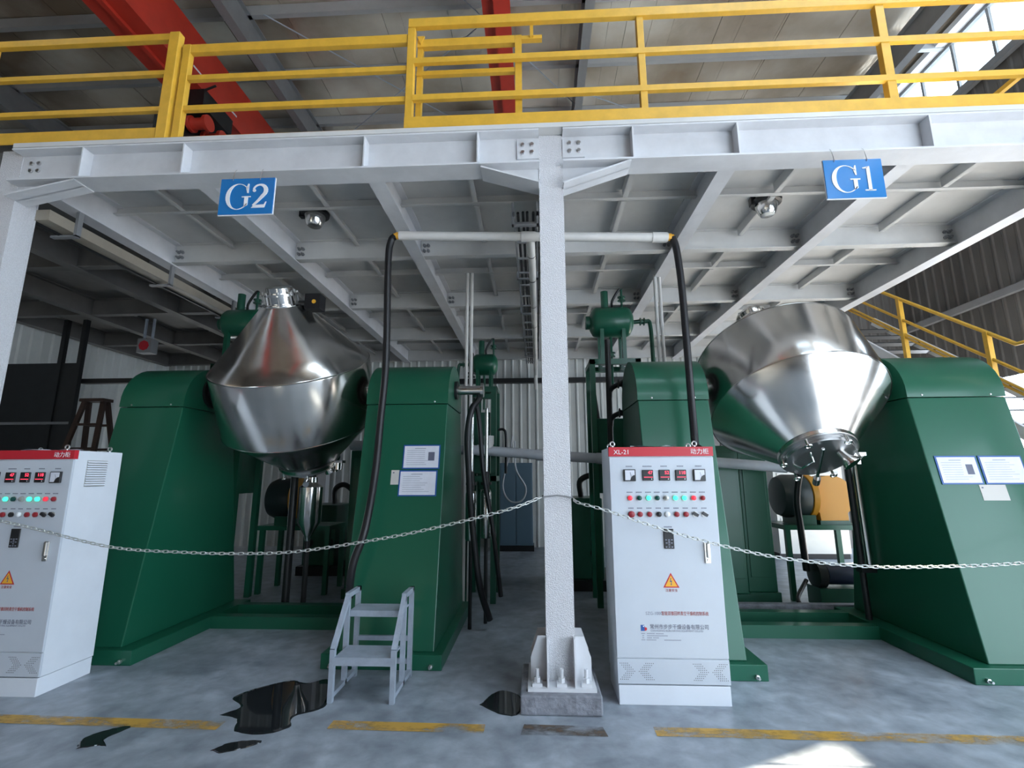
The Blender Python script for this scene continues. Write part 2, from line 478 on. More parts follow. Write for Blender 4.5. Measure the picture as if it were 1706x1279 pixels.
sky_l = struct(MB().box(-14, 8.5, SKY0, SKY0 + .08, 10.475, 10.52).box(-14, 8.5, 3.52, 3.6, 10.475, 10.52).build('window_added_skylights', GREYS, smooth=False))  # frames of the added roof openings, out of view
for xa, xb in SKYL:
    for q in range(4): MB().box(xa, xb, SKY0 + q * 1.55 + .01, SKY0 + (q + 1) * 1.55 - .01, 10.475, 10.481).build('pane', GLASS, sky_l, smooth=False)
for xc in (-11.7, -5.4, 1.03, 7.4):
    struct(ibeam_y(MB(), -7, 11.2, xc, 9.6, 10.2, .17, .02, .02).build('trim_rafter', GREYS, smooth=False))
rods = MB()
for p, q in (((-4.9, 7.2, 9.9), (-.9, 10.9, 9.9)), ((-5.2, 10.9, 9.9), (.9, 6.2, 9.9)), ((1.2, 9.4, 9.9), (4.5, 11, 9.9)), ((1.1, 9.9, 9.95), (-2.0, 6.2, 9.95))):
    rods.tube([p, q], .012, 6)
struct(rods.build('trim_brace_rods', ZINC))

# ------------------------------------------------------------------ floor markings and water
for (x0, x1, ya, yb) in ((-5.2, -2.05, 3.41, 3.36), (-1.35, -.35, 3.40, 3.39), (.72, 4.4, 3.405, 3.38)):
    o = MB().add([(x0, ya - .055, .003), (x1, yb - .055, .003), (x1, yb + .055, .003), (x0, ya + .055, .003)], [(0, 1, 2, 3)]).build('trim_floor_line', LINE, smooth=False)
    struct(o)
def puddle(pts, label):
    n = len(pts); c = Vector((sum(p[0] for p in pts) / n, sum(p[1] for p in pts) / n, 0))
    P = bez([(p[0], p[1], 0) for p in pts] + [(pts[0][0], pts[0][1], 0)], 6)[:-1]
    P = [p + Vector((random.uniform(-.004, .004), random.uniform(-.004, .004), 0)) for p in P]
    m = len(P); vs = [(c.x, c.y, .004)] + [tuple(c + (p - c) * .93 + Vector((0, 0, .004))) for p in P] + [tuple(p + Vector((0, 0, .0005))) for p in P]
    fs = [(0, 1 + i, 1 + (i + 1) % m) for i in range(m)] + [(1 + i, 1 + m + i, 1 + m + (i + 1) % m, 1 + (i + 1) % m) for i in range(m)]
    tag(MB().add(vs, fs).build('puddle', WET, smooth=False), label, 'puddle', 'puddles on the concrete floor')
puddle([(-2.15, 3.50), (-2.0, 3.45), (-1.92, 3.30), (-1.72, 3.27), (-1.60, 3.36), (-1.64, 3.50), (-1.50, 3.62), (-1.53, 3.85), (-1.66, 4.10), (-1.80, 4.02), (-1.95, 4.06), (-2.12, 3.93), (-2.22, 3.76), (-2.08, 3.62)], 'largest dark puddle on the floor left of the silver steps')
puddle([(-1.93, 3.08), (-1.84, 3.06), (-1.70, 3.15), (-1.70, 3.20), (-1.86, 3.17)], 'small oval puddle in front of the largest puddle')
puddle([(-2.74, 3.06), (-2.64, 3.10), (-2.58, 3.10), (-2.66, 3.17), (-2.62, 3.33), (-2.72, 3.30), (-2.80, 3.18)], 'ragged wet patch below the yellow floor line at left')
puddle([(-.42, 3.72), (-.25, 3.58), (-.14, 3.60), (-.14, 3.86), (-.3, 3.95)], 'small dark puddle against the concrete plinth of the middle column')

# ------------------------------------------------------------------ steel mezzanine
plat = thing('mezzanine_platform', 'white steel mezzanine platform with beams, girders and deck over the two dryers', 'platform', (.157, 3.77, 0))
YB = 3.77; ZB0, ZB1 = 4.18, 4.50
GX = [-3.02, -1.42, .157, 1.70, 3.22]
# front beam in two bays
for x0, x1 in ((-4.70, .055), (.26, 4.9)):
    fb = ibeam_x(MB(), x0, x1, YB, ZB0, ZB1, .22, .016, .012).build('front_beam', WHITE, plat, smooth=False)
    for xs in [v for v in (-4.03, -3.09, -1.46, -.47, .85, 1.72, 3.27, 4.3) if x0 < v < x1]:
        MB().box(xs - .006, xs + .006, YB - .108, YB - .006, ZB0 + .016, ZB1 - .016).build('stiffener', WHITE, fb, smooth=False)
    xe = x1 if x1 < .1 else x0; sg = -1 if x1 < .1 else 1
    MB().box(min(xe, xe + sg * .19), max(xe, xe + sg * .19), YB - .02, YB - .006, 4.275, 4.455).build('splice_plate', WHITE, fb, smooth=False)
    for bx in (.06, .14):
        for bz in (4.335, 4.41):
            MB().lathe([(0, .019), (.014, .019), (.016, .016)], (xe + sg * bx, YB - .02, bz), (0, -1, 0), 6).build('bolt', CHROME, fb, smooth=False)
for bx in (-4.60, -4.53):
    for bz in (4.335, 4.41):
        MB().lathe([(0, .019), (.014, .019), (.016, .016)], (bx, YB - .006, bz), (0, -1, 0), 6).build('bolt', CHROME, plat, smooth=False)
# knee braces
def knee(xa, xb, za, zb):
    mb = MB(); d = Vector((xb - xa, 0, zb - za)); L = d.length
    n = Vector((-d.z, 0, d.x)).normalized() * .014
    for w0, w1, off in ((-.1, .1, 0),):
        a = Vector((xa, 0, za)); b = Vector((xb, 0, zb))
        vs = [(a.x, YB - .1, a.z), (b.x, YB - .1, b.z), (b.x, YB + .1, b.z), (a.x, YB + .1, a.z)]
        mb.hexa(vs + [(v[0] + n.x, v[1], v[2] + n.z) for v in vs])
    mb.prism([(xa, za), (xb, zb), (xb, ZB0) if abs(zb - ZB0) > .05 else (xb, ZB0), (xa, ZB0)], 'y', YB - .006, YB + .006)
    mb.build('knee_brace', WHITE, plat, smooth=False)
knee(.055, -.44, 4.01, 4.17); knee(.26, .83, 3.98, 4.17); knee(-4.70, -4.07, 4.04, 4.17)
# columns
def column(xc, yc, full=True):
    c = MB()
    c.box(xc - .103, xc + .103, yc - .103, yc - .088, .14, ZB1 + (.0 if full else .045)); c.box(xc - .103, xc + .103, yc + .088, yc + .103, .14, ZB1)
    c.box(xc - .006, xc + .006, yc - .088, yc + .088, .14, ZB1)
    c.box(xc - .098, xc - .088, yc - .088, yc + .088, .14, ZB1); c.box(xc + .088, xc + .098, yc - .088, yc + .088, .14, ZB1)
    if not full:
        c.box(xc - .103, xc + .103, yc - .103, yc + .103, 0, .14)
    co = c.build('column', COLW, plat, smooth=False)
    if not full: return co
    MB().box(xc - .235, xc + .235, yc - .235, yc + .235, .125, .145).build('base_plate', WHITE, co, smooth=False)
    for sy in (-1, 1):
        for sx in (-1, 1):
            # side gussets in the plane of each flange
            p = [(xc + sx * .103, .145), (xc + sx * .215, .145), (xc + sx * .215, .30), (xc + sx * .165, .44), (xc + sx * .103, .44)]
            MB().prism(p, 'y', yc + sy * .098 - .006, yc + sy * .098 + .006).build('gusset', WHITE, co, smooth=False)
            q = [(yc + sy * .103, .145), (yc + sy * .215, .145), (yc + sy * .215, .30), (yc + sy * .165, .44), (yc + sy * .103, .44)]
            MB().prism(q, 'x', xc + sx * .095 - .006, xc + sx * .095 + .006).build('gusset', WHITE, co, smooth=False)
    for bx, by in ((-.17, -.17), (0, -.17), (.17, -.17), (-.17, .17), (0, .17), (.17, .17)):
        b = MB().box(xc + bx - .035, xc + bx + .035, yc + by - .035, yc + by + .035, .145, .165)
        b.lathe([(0, .024), (.03, .024)], (xc + bx, yc + by, .165), (0, 0, 1), 6).cyl((xc + bx, yc + by, .195), (xc + bx, yc + by, .25), .013, n=10)
        b.build('anchor_bolt', WHITE, co, smooth=False)
    return co
column(.157, 3.86); column(-4.80, 3.86, False); column(4.95, 3.86, False)
for nm, xc in (('middle', .157),):
    o = MB().box(xc - .285, xc + .265, 3.575, 4.14, 0, .1245).build('concrete_plinth', CONC, smooth=False, bevel=.012)
    tag(o, 'rough grey concrete plinth under the %s white column' % nm, 'plinth')
# back columns
for xc in (-4.80, 4.95):
    MB().box(xc - .1, xc + .1, 10.75, 10.95, 0, ZB1).build('column', WHITE, plat, smooth=False)
# girders front to back
for xg in GX: ibeam_y(MB(), YB + .012, 11.0, xg, 4.20, ZB1, .15, .013, .01).build('girder', WHITE, plat, smooth=False)
for xg in (-4.60, 4.98): ibeam_y(MB(), YB + .012, 11.0, xg, 4.18, ZB1, .17, .014, .012).build('girder', WHITE, plat, smooth=False)
# cross beams
XS = [-4.60] + GX + [4.98]
YP = [5.55, 7.35, 9.2, 10.98]
PB = None
for yp in YP:
    for a, b in zip(XS[:-1], XS[1:]):
        ibeam_x(MB(), a + .012, b - .012, yp, 4.24, ZB1, .10, .011, .008).build('cross_beam', DECKP, plat, smooth=False)
        if yp < 8:
            for sx, xe in ((1, a), (-1, b)):
                for dz in (0, .07):
                    for dx in (.06, .11):
                        p = Vector((xe + sx * dx, yp - .004, 4.325 + dz))
                        if PB is None: PB = MB().lathe([(0, .021), (.022, .021), (.022, .013), (.05, .013)], p, (0, -1, 0), 6).build('bolt', GREYS, plat, smooth=False); PB0 = p
                        else: share(PB, 'bolt', plat, p - PB0)
YM = [3.77] + YP
for ya, yb in zip(YM[:-1], YM[1:]):
    ym = (ya + yb) / 2
    for a, b in zip(XS[:-1], XS[1:]):
        xm = (a + b) / 2
        MB().box(a + .012, b - .012, ym - .004, ym + .004, 4.40, 4.5).box(a + .012, b - .012, ym - .05, ym, 4.40, 4.407).build('deck_angle', DECKP, plat, smooth=False)
        for y0, y1 in ((ya + .05, ym - .06), (ym + .02, yb - .05)):
            MB().box(xm - .004, xm + .004, y0, y1, 4.40, 4.5).box(xm, xm + .05, y0, y1, 4.40, 4.407).build('deck_stiffener', DECKP, plat, smooth=False)
        MB().box(a + .003, b - .003, ya + .003, yb - .003, 4.502, 4.545).build('deck_plate', DECKP, plat, smooth=False)
MB().box(-4.69, 5.08, 3.655, 3.768, 4.502, 4.545).build('deck_edge', DECKP, plat, smooth=False)

# platform to the left, its shade put into the dark steel colour
DECKSH = mat('shade_dark_steel', (.16, .155, .15), .6, noise=.3, nscale=2)
plat2 = thing('side_platform', 'unlit steel platform adjoining on the left above the black panel', 'platform', (-7, 6, 0))
for xg in (-5.9, -7.4, -8.9): ibeam_y(MB(), 3.8, 11.0, xg, 4.2, 4.5, .15, .013, .01).build('girder', DECKSH, plat2, smooth=False)
for yp in (3.77, 5.55, 7.35, 9.2, 10.98): ibeam_x(MB(), -9.0, -4.93, yp, 4.22, 4.5, .12, .012, .009).build('cross_beam', DECKSH, plat2, smooth=False)
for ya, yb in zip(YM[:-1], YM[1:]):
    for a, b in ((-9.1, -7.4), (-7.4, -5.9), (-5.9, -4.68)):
        MB().box(a + .003, b - .003, ya + .003, yb - .003, 4.502, 4.545).build('deck_plate', DECKSH, plat2, smooth=False)

# ------------------------------------------------------------------ yellow railings
def rail_x(x0, x1, z0, z1, d=.05, y=3.7): return MB().box(x0, x1, y - d / 2, y + d / 2, z0, z1)
def post(x0, x1, z0, z1, d=.06, y=3.7): return MB().box(x0, x1, y - d / 2, y + d / 2, z0, z1)
RG = 'yellow guard railings on the mezzanine'
r = thing('guard_railing', 'yellow guard railing with toe board at the far left of the mezzanine', 'railing', (-4.3, 3.7, 4.548), RG)
rail_x(-5.6, -3.38, 5.60, 5.67).build('top_rail', YEL, r, smooth=False, bevel=.004)
for z in (5.228, 4.845): rail_x(-5.6, -3.37, z, z + .045, .04).build('mid_rail', YEL, r, smooth=False)
MB().box(-5.6, -3.385, 3.672, 3.68, 4.548, 4.665).build('toe_board', YEL, r, smooth=False)
for xx in (-3.375, -5.2): post(xx, xx + .095, 4.548, 5.67, .07, 3.695).build('post', YEL, r, smooth=False, bevel=.004)
r = thing('guard_railing', 'lower yellow guard railing section without toe board above the G2 sign', 'railing', (-2.2, 3.72, 4.548), RG)
rail_x(-3.26, -1.13, 5.465, 5.555, y=3.72).build('top_rail', YEL, r, smooth=False, bevel=.004)
for z in (5.175, 4.855): rail_x(-3.26, -1.13, z, z + .05, .04, 3.72).build('mid_rail', YEL, r, smooth=False)
MB().box(-3.26, -1.13, 3.69, 3.75, 4.546, 4.575).build('bottom_rail', YEL, r, smooth=False)
post(-3.25, -3.18, 4.548, 5.555, y=3.72).build('post', YEL, r, smooth=False, bevel=.004)
r = thing('guard_railing', 'long yellow guard railing with toe board right of the gate, above the G1 sign', 'railing', (2, 3.7, 4.548), RG)
rail_x(-1.12, 5.6, 5.61, 5.70).build('top_rail', YEL, r, smooth=False, bevel=.004)
for z in (5.225, 4.845): rail_x(-1.06, 5.6, z, z + .055, .04).build('mid_rail', YEL, r, smooth=False)
MB().box(-1.12, 5.6, 3.668, 3.678, 4.548, 4.665).build('toe_board', YEL, r, smooth=False)
for xx, w in ((-1.125, .068), (.942, .06), (3.005, .075), (5.05, .07)): post(xx, xx + w, 4.548, 5.612, y=3.716).build('post', YEL, r, smooth=False, bevel=.004)
g = thing('railing_gate', 'small yellow hinged gate set inside the railing left of the middle column', 'gate', (-.6, 3.76, 4.58))
rail_x(-1.05, -.149, 5.46, 5.54, .05, 3.77).build('gate_rail', YEL, g, smooth=False)
rail_x(-1.05, -.149, 5.16, 5.205, .04, 3.77).build('gate_rail', YEL, g, smooth=False)
post(-.147, -.087, 4.56, 5.54, .05, 3.77).build('gate_post', YEL, g, smooth=False)
post(-1.05, -1.0, 4.56, 5.54, .05, 3.79).build('gate_post', YEL, g, smooth=False)
lt = MB().box(-.09, .1, 3.74, 3.79, 5.49, 5.525).box(-.01, .02, 3.72, 3.76, 5.5, 5.62)
lt.build('latch', YEL, g, smooth=False)
MB().prism([(-1.05, 5.56), (-.98, 5.56), (-1.015, 5.48)], 'y', 3.73, 3.75).build('hinge', YEL, g, smooth=False)
# side railing of the platform at the right, running back
r = thing('guard_railing', 'short yellow railing end at the top right corner of the photo', 'railing', (5.05, 6, 4.548), RG)
for z in (5.62, 5.24, 4.86): MB().box(5.05, 5.1, 3.78, 8.0, z, z + .05).build('rail', YEL, r, smooth=False)
for yy in (5.2, 6.8, 7.95): MB().box(5.04, 5.1, yy, yy + .06, 4.548, 5.66).build('post', YEL, r, smooth=False)

# ------------------------------------------------------------------ hanging signs
def serif_G(cx, cz, s, y):
    mb = MB(); n = 26
    def pt(a, w): return (cx + s * w[0] * math.cos(a), cz + s * w[1] * math.sin(a))
    a0, a1 = rad(38), rad(325)
    for i in range(n):
        q = []
        for t in (i / n, (i + 1) / n):
            a = a0 + (a1 - a0) * t
            th = .045 + .09 * max(0, -math.cos(a)) ** .8
            q.append((pt(a, (.40, .45)), pt(a, (.40 - th, .45 - th * .42))))
        mb.prism([q[0][0], q[1][0], q[1][1], q[0][1]], 'y', y - .004, y)
    mb.prism([(cx + s * .22, cz - s * .36), (cx + s * .335, cz - s * .30), (cx + s * .335, cz - s * .03), (cx + s * .22, cz - s * .03)], 'y', y - .004, y)
    mb.prism([(cx + s * .13, cz - s * .03), (cx + s * .42, cz - s * .03), (cx + s * .42, cz + s * .005), (cx + s * .13, cz + s * .005)], 'y', y - .004, y)
    mb.prism([(cx + s * .295, cz + s * .12), (cx + s * .335, cz + s * .12), (cx + s * .335, cz + s * .44), (cx + s * .30, cz + s * .44), (cx + s * .25, cz + s * .28)], 'y', y - .004, y)
    return mb
def serif_1(cx, cz, s, y):
    mb = MB()
    mb.prism([(cx - s * .055, cz - s * .43), (cx + s * .055, cz - s * .43), (cx + s * .055, cz + s * .44), (cx - s * .055, cz + s * .40)], 'y', y - .004, y)
    mb.prism([(cx - s * .17, cz - s * .44), (cx + s * .17, cz - s * .44), (cx + s * .17, cz - s * .405), (cx - s * .17, cz - s * .405)], 'y', y - .004, y)
    mb.prism([(cx - s * .17, cz + s * .36), (cx - s * .05, cz + s * .36), (cx + s * .05, cz + s * .44), (cx - s * .17, cz + s * .395)], 'y', y - .004, y)
    return mb
def serif_2(cx, cz, s, y):
    mb = MB(); path = []
    for i in range(13):
        a = rad(165 - i * 17.5); path.append((.23 * math.cos(a), .21 + .225 * math.sin(a), .04 + .06 * max(0, math.cos(a))))
    path += [(.12, .0, .085), (-.02, -.17, .06), (-.2, -.36, .045)]
    pts = [Vector((p[0], 0, p[1])) for p in path]
    for i in range(len(pts) - 1):
        q = []
        for j in (i, i + 1):
            d = pts[min(j + 1, len(pts) - 1)] - pts[max(j - 1, 0)]; nn = Vector((-d.z, 0, d.x)).normalized() * path[j][2] * .75
            q += [(pts[j] + nn), (pts[j] - nn)]
        mb.prism([(cx + s * v.x, cz + s * v.z) for v in (q[0], q[2], q[3], q[1])], 'y', y - .004, y)
    mb.prism([(cx + s * a, cz + s * b) for a, b in ((-.25, -.44), (.22, -.44), (.28, -.22), (.245, -.22), (.2, -.325), (-.16, -.34))], 'y', y - .004, y)
    mb.lathe([(0, s * .06), (.004, s * .06)], (cx - s * .19, y, cz + s * .22), (0, -1, 0), 12)
    return mb
def sign(x0, x1, z0, z1, digit, hooks, label):
    t = thing('hanging_sign', label, 'sign', ((x0 + x1) / 2, 3.64, z0), 'blue dryer number signs')
    MB().box(x0, x1, 3.636, 3.644, z0, z1).build('board', BLUE, t, smooth=False)
    MB().box(x0 - .003, x1 + .006, 3.644, 3.652, z0 - .008, z1 + .002).build('backing', WSIGN, t, smooth=False)
    cz = (z0 + z1) / 2 - .005; w = x1 - x0; s = .245
    serif_G(x0 + w * .345, cz, s * 1.1, 3.6355).build('letter', WSIGN, t, smooth=False)
    (serif_1 if digit == 1 else serif_2)(x0 + w * (.745 if digit == 1 else .74), cz, s, 3.6355).build('numeral', WSIGN, t, smooth=False)
    for hx in hooks:
        MB().tube([(hx, 3.63, z1 - .02), (hx, 3.632, z1 + .02), (hx, 3.65, 4.185), (hx, 3.662, 4.20), (hx, 3.70, 4.20)], .003, 6).build('wire_hook', CHROME, t)
sign(-2.685, -2.212, 3.765, 4.098, 2, (-2.577, -2.337), 'blue hanging sign reading G2 under the left beam')
sign(2.355, 2.81, 3.745, 4.082, 1, (2.44, 2.696), 'blue hanging sign reading G1 under the right beam')

# ------------------------------------------------------------------ double cone dryers
def pedestal(root, x0, x1, cy, hb, ht=.42, name='pedestal'):
    body = [(cy - hb, .12), (cy - ht, 2.28), (cy + ht, 2.28), (cy + hb, .12)]
    b = MB().prism(body, 'x', x0, x1).build(name, GRN, root, smooth=False, bevel=.008)
    arch = [(cy - ht - .004, 2.286)]
    for i in range(19):
        a = PI - PI * i / 18; arch.append((cy + (ht + .004) * math.cos(a), 2.32 + .43 * math.sin(a)))
    arch.append((cy + ht + .004, 2.286))
    c = MB().prism(arch, 'x', x0 - .004, x1 + .004).build('top_cover', GRN, b)
    for xs in (x0 + .13, x1 - .13):
        MB().lathe([(0, .009), (.006, .009), (.009, .004)], (xs, cy - ht - .003, 2.305), (0, -1, 0), 8).build('screw', CHROME, c)
    return b
def yfront(cy, hb, z, ht=.42): return cy - hb + (hb - ht) * (z - .12) / 2.16

def dryer(label, cx, cy, alpha, pl, pr, hb, skl, skr):
    t = thing('double_cone_dryer', label, 'dryer', (cx, cy, 0), 'stainless double cone vacuum dryers')
    zc = 2.49
    pedestal(t, pl[0], pl[1], cy, hb); pedestal(t, pr[0], pr[1], cy, hb)
    # base skid: a foot rail under each pedestal and cross rails between
    for (x0, x1) in (skl, skr):
        MB().box(x0, x1, cy - hb - .07, cy + hb + .07, 0, .12).build('skid_rail', GRN, t, smooth=False, bevel=.006)
    for y0 in (cy + .15, cy + .62): MB().box(skl[1], skr[0], y0, y0 + .12, 0, .12).build('skid_crossbar', GRN, t, smooth=False)
    for x0, x1 in (skl, skr):
        for xx in (x0 + .09, x1 - .09):
            MB().lathe([(0, .018), (.02, .018), (.022, .01), (.05, .01)], (xx, cy - hb - .07, .035), (0, -1, 0), 6).build('foot_bolt', CHROME, t, smooth=False)
    a = Vector((0, -math.sin(alpha), math.cos(alpha))); c = Vector((cx, cy, zc))
    R, h = .81, .338
    # vessel: one welded shell in three pieces
    v = MB().lathe([(-h, R), (-h + .02, R + .003), (h - .02, R + .003), (h, R)], c, a, 96, cap=False).build('vessel_band', STEEL, t)
    MB().lathe([(h, R - .001), (h + .012, R - .006), (.5, R - (R - .208) * .26), (.96, .208), (.97, .20)], c, a, 96, cap=True).build('neck_cone', STEEL, v)
    MB().lathe([(-h, R - .001), (-h - .012, R - .008), (-.5, R - (R - .32) * .336), (-.82, .32), (-.83, .31)], c, a, 96, cap=True).build('manhole_cone', STEEL, v)
    for s in (h, -h): MB().lathe([(s - .006, R + .002), (s - .002, R + .005), (s + .002, R + .005), (s + .006, R + .0)], c, a, 96, cap=False).build('weld_seam', STEEL2, v)
    # neck fittings
    n0 = c + a * .965
    nk = MB().lathe([(0, .20), (.018, .20), (.018, .17), (.03, .17), (.03, .14), (.11, .14), (.11, .175), (.135, .175), (.135, .13), (.19, .13), (.2, .11)], n0, a, 32).build('neck_flange', STEEL2, v)
    _, u, w = basis(a)
    for k in range(8):
        p = n0 + (u * math.cos(k * PI / 4 + .3) + w * math.sin(k * PI / 4 + .3)) * .163
        MB().cyl(p + a * .02, p + a * .125, .008, n=8).cyl(p + a * .125, p + a * .15, .014, n=6).build('stud', CHROME, nk)
    q = n0 + Vector((-.17, 0, 0)) - a * .04
    MB().tube([q, q + Vector((-.03, -.05, .0)), q + Vector((.02, -.12, -.05)), q + Vector((.05, -.12, -.09))], .02, 8).build('swing_clamp', STEEL2, v)
    q = n0 + Vector((.17, .02, .03))
    MB().cyl(q, q + Vector((.10, 0, 0)), .03).box(q.x + .09, q.x + .25, q.y - .07, q.y + .07, q.z - .08, q.z + .08).build('valve_actuator', BLKP, v)
    MB().lathe([(0, .022), (.006, .022)], (q.x + .19, q.y - .07, q.z - .01), (0, -1, 0), 12).build('yellow_label', YTRI, v)
    # manhole end
    m0 = c - a * .82; d = -a
    fl_ = MB().lathe([(-.01, .33), (.05, .33), (.05, .30), (.06, .30), (.06, .285), (.085, .285), (.085, .02)], m0, d, 48).build('manhole_lid', SATIN, v)
    MB().lathe([(0, .336), (.035, .336), (.035, .31)], m0, d, 48, cap=False).build('manhole_ring', STEEL, fl_)
    _, u, w = basis(d)
    for k in range(6):
        an = k * PI / 3 + .2
        p = m0 + (u * math.cos(an) + w * math.sin(an)) * .315
        MB().cyl(p + d * .03, p + d * .12, .011, n=8).tube([p + d * .12 + (u * math.cos(t_) + w * math.sin(t_)) * .026 for t_ in [i * PI / 5 for i in range(10)]], .008, 6, closed=True).build('lid_clamp', STEEL2, fl_)
    # lifting bar across the lid, its handle and the sample port
    xdir = Vector((1, 0, 0)); upv = (Vector((0, 0, 1)) - d * d.z).normalized()
    p0 = m0 + d * .12 - xdir * .07 + upv * .20; p1 = m0 + d * .12 + xdir * .09 - upv * .33
    dd = (p1 - p0).normalized()
    MB().tube([p0, p1], .014, 8).cyl(p1 - dd * .05, p1 + dd * .05, .032).build('davit_arm', STEEL2, fl_)
    h0 = m0 + d * .09 - xdir * .17
    MB().tube([h0 + upv * .10 + xdir * .04, h0 + upv * .06 + d * .07 + xdir * .06, h0 - upv * .05 + d * .07, h0 - upv * .10 - xdir * .03], .009, 8).build('lid_handle', STEEL2, fl_)
    e0 = m0 + d * .085 + xdir * .13 + upv * .10
    MB().lathe([(0, .035), (.06, .04), (.13, .075), (.145, .075)], e0, (d * .8 + xdir * .35), 20).build('sample_port', STEEL2, fl_)
    e1 = m0 + d * .03 + xdir * .31 - upv * .02
    MB().box(e1.x - .03, e1.x + .10, e1.y - .05, e1.y + .05, e1.z - .015, e1.z + .015).cyl(e1 + Vector((.03, 0, -.01)), e1 + Vector((.03, 0, -.09)), .05, n=16).build('hinge_bracket', STEEL2, fl_)
    # trunnions
    for x0, x1 in ((pl[1] - .01, cx - R + .05), (cx + R - .05, pr[0] + .01)):
        MB().lathe([(0, .085), ((x1 - x0), .085)], (x0, cy, zc), (1, 0, 0), 20).build('trunnion_shaft', STEEL2, t)
    for x0, sg in ((pl[1], 1), (pr[0], -1)):
        MB().lathe([(0, .17), (.03, .17), (.03, .12), (.06, .12)], (x0, cy, zc), (sg, 0, 0), 24).build('bearing_flange', BLKS, t)
    return t
LCY, LHB, RCY, RHB = 5.16, .80, 5.07, .81
dryer('stainless double cone dryer with neck upward between green pedestals, under the G2 sign', -2.64, LCY, .51, (-4.30, -3.62), (-1.70, -.88), LHB, (-4.4, -3.46), (-1.82, -.80))
dryer('stainless double cone dryer with manhole tipped toward the viewer, under the G1 sign', 2.59, RCY, -.557, (.985, 1.652), (3.485, 4.36), RHB, (.87, 1.78), (3.31, 4.47))

# ------------------------------------------------------------------ posted papers
def board_on_slope(cy, hb, x0, x1, z0, z1, t, off=0.0):
    a0 = yfront(cy, hb, z0) - off; a1 = yfront(cy, hb, z1) - off
    return MB().hexa([(x0, a0, z0), (x1, a0, z0), (x1, a1, z1), (x0, a1, z1), (x0, a0 - t, z0), (x1, a0 - t, z0), (x1, a1 - t, z1), (x0, a1 - t, z1)])
def notice(cy, hb, x0, x1, z0, z1, label, photo=True, grp='notice papers in blue folders'):
    t = thing('notice_board', label, 'notice', ((x0 + x1) / 2, yfront(cy, hb, (z0 + z1) / 2), z0), grp)
    board_on_slope(cy, hb, x0, x1, z0, z1, .006, .001).build('folder', BLUEB, t, smooth=False)
    m = .012
    board_on_slope(cy, hb, x0 + m, x1 - m, z0 + m, z1 - m, .0015, .0085).build('sheet', PAPER, t, smooth=False)
    ln = MB(); W = x1 - x0 - 2 * m; H = z1 - z0 - 2 * m
    for k in range(9):
        zz = z1 - m - H * (.13 + .092 * k)
        xa = x0 + m + W * (.3 if k == 0 else .08); xb = x0 + m + W * (.62 if k == 0 else (.55 + .3 * random.random() if not (photo and k in (1, 2, 3, 4, 5)) else .60))
        board = board_on_slope(cy, hb, xa, xb, zz, zz + (.006 if k == 0 else .003), .0006, .0101); ln.add(board.v, board.f)
    ln.build('text_lines', INKG, t, smooth=False, kind='stuff')
    if photo:
        board_on_slope(cy, hb, x0 + m + W * .70, x0 + m + W * .88, z0 + H * .38, z0 + H * .77, .0007, .0101).build('photo', INK, t, smooth=False)
    return t
notice(LCY, LHB, -1.285, -.925, 1.64, 1.872, 'upper notice sheet in blue folder on the green pedestal beside the black hose')
notice(LCY, LHB, -1.305, -.940, 1.388, 1.628, 'lower notice sheet in blue folder on the green pedestal beside the black hose', photo=False)
notice(RCY, RHB, 3.555, 3.905, 1.487, 1.735, 'notice sheet with dark picture in blue folder on the rightmost green pedestal')
notice(RCY, RHB, 3.925, 4.29, 1.487, 1.735, 'notice sheet cut by the right photo edge on the rightmost green pedestal', photo=False)
def card(cy, hb, x0, x1, z0, z1, label):
    t = thing('paper_card', label, 'card', ((x0 + x1) / 2, yfront(cy, hb, z0), z0), 'small inspection cards')
    board_on_slope(cy, hb, x0, x1, z0, z1, .002, .001).build('card_sheet', PAPER2, t, smooth=False)
    board_on_slope(cy, hb, x0 + .015, x0 + .03, z1 - .03, z1 - .018, .001, .003).build('stamp', INK, t, smooth=False)
card(LCY, LHB, -1.385, -1.308, 1.495, 1.63, 'small beige card tucked left of the notice sheets on the green pedestal')
card(RCY, RHB, 3.86, 4.08, 1.35, 1.482, 'small beige card below the notice sheets on the rightmost pedestal')

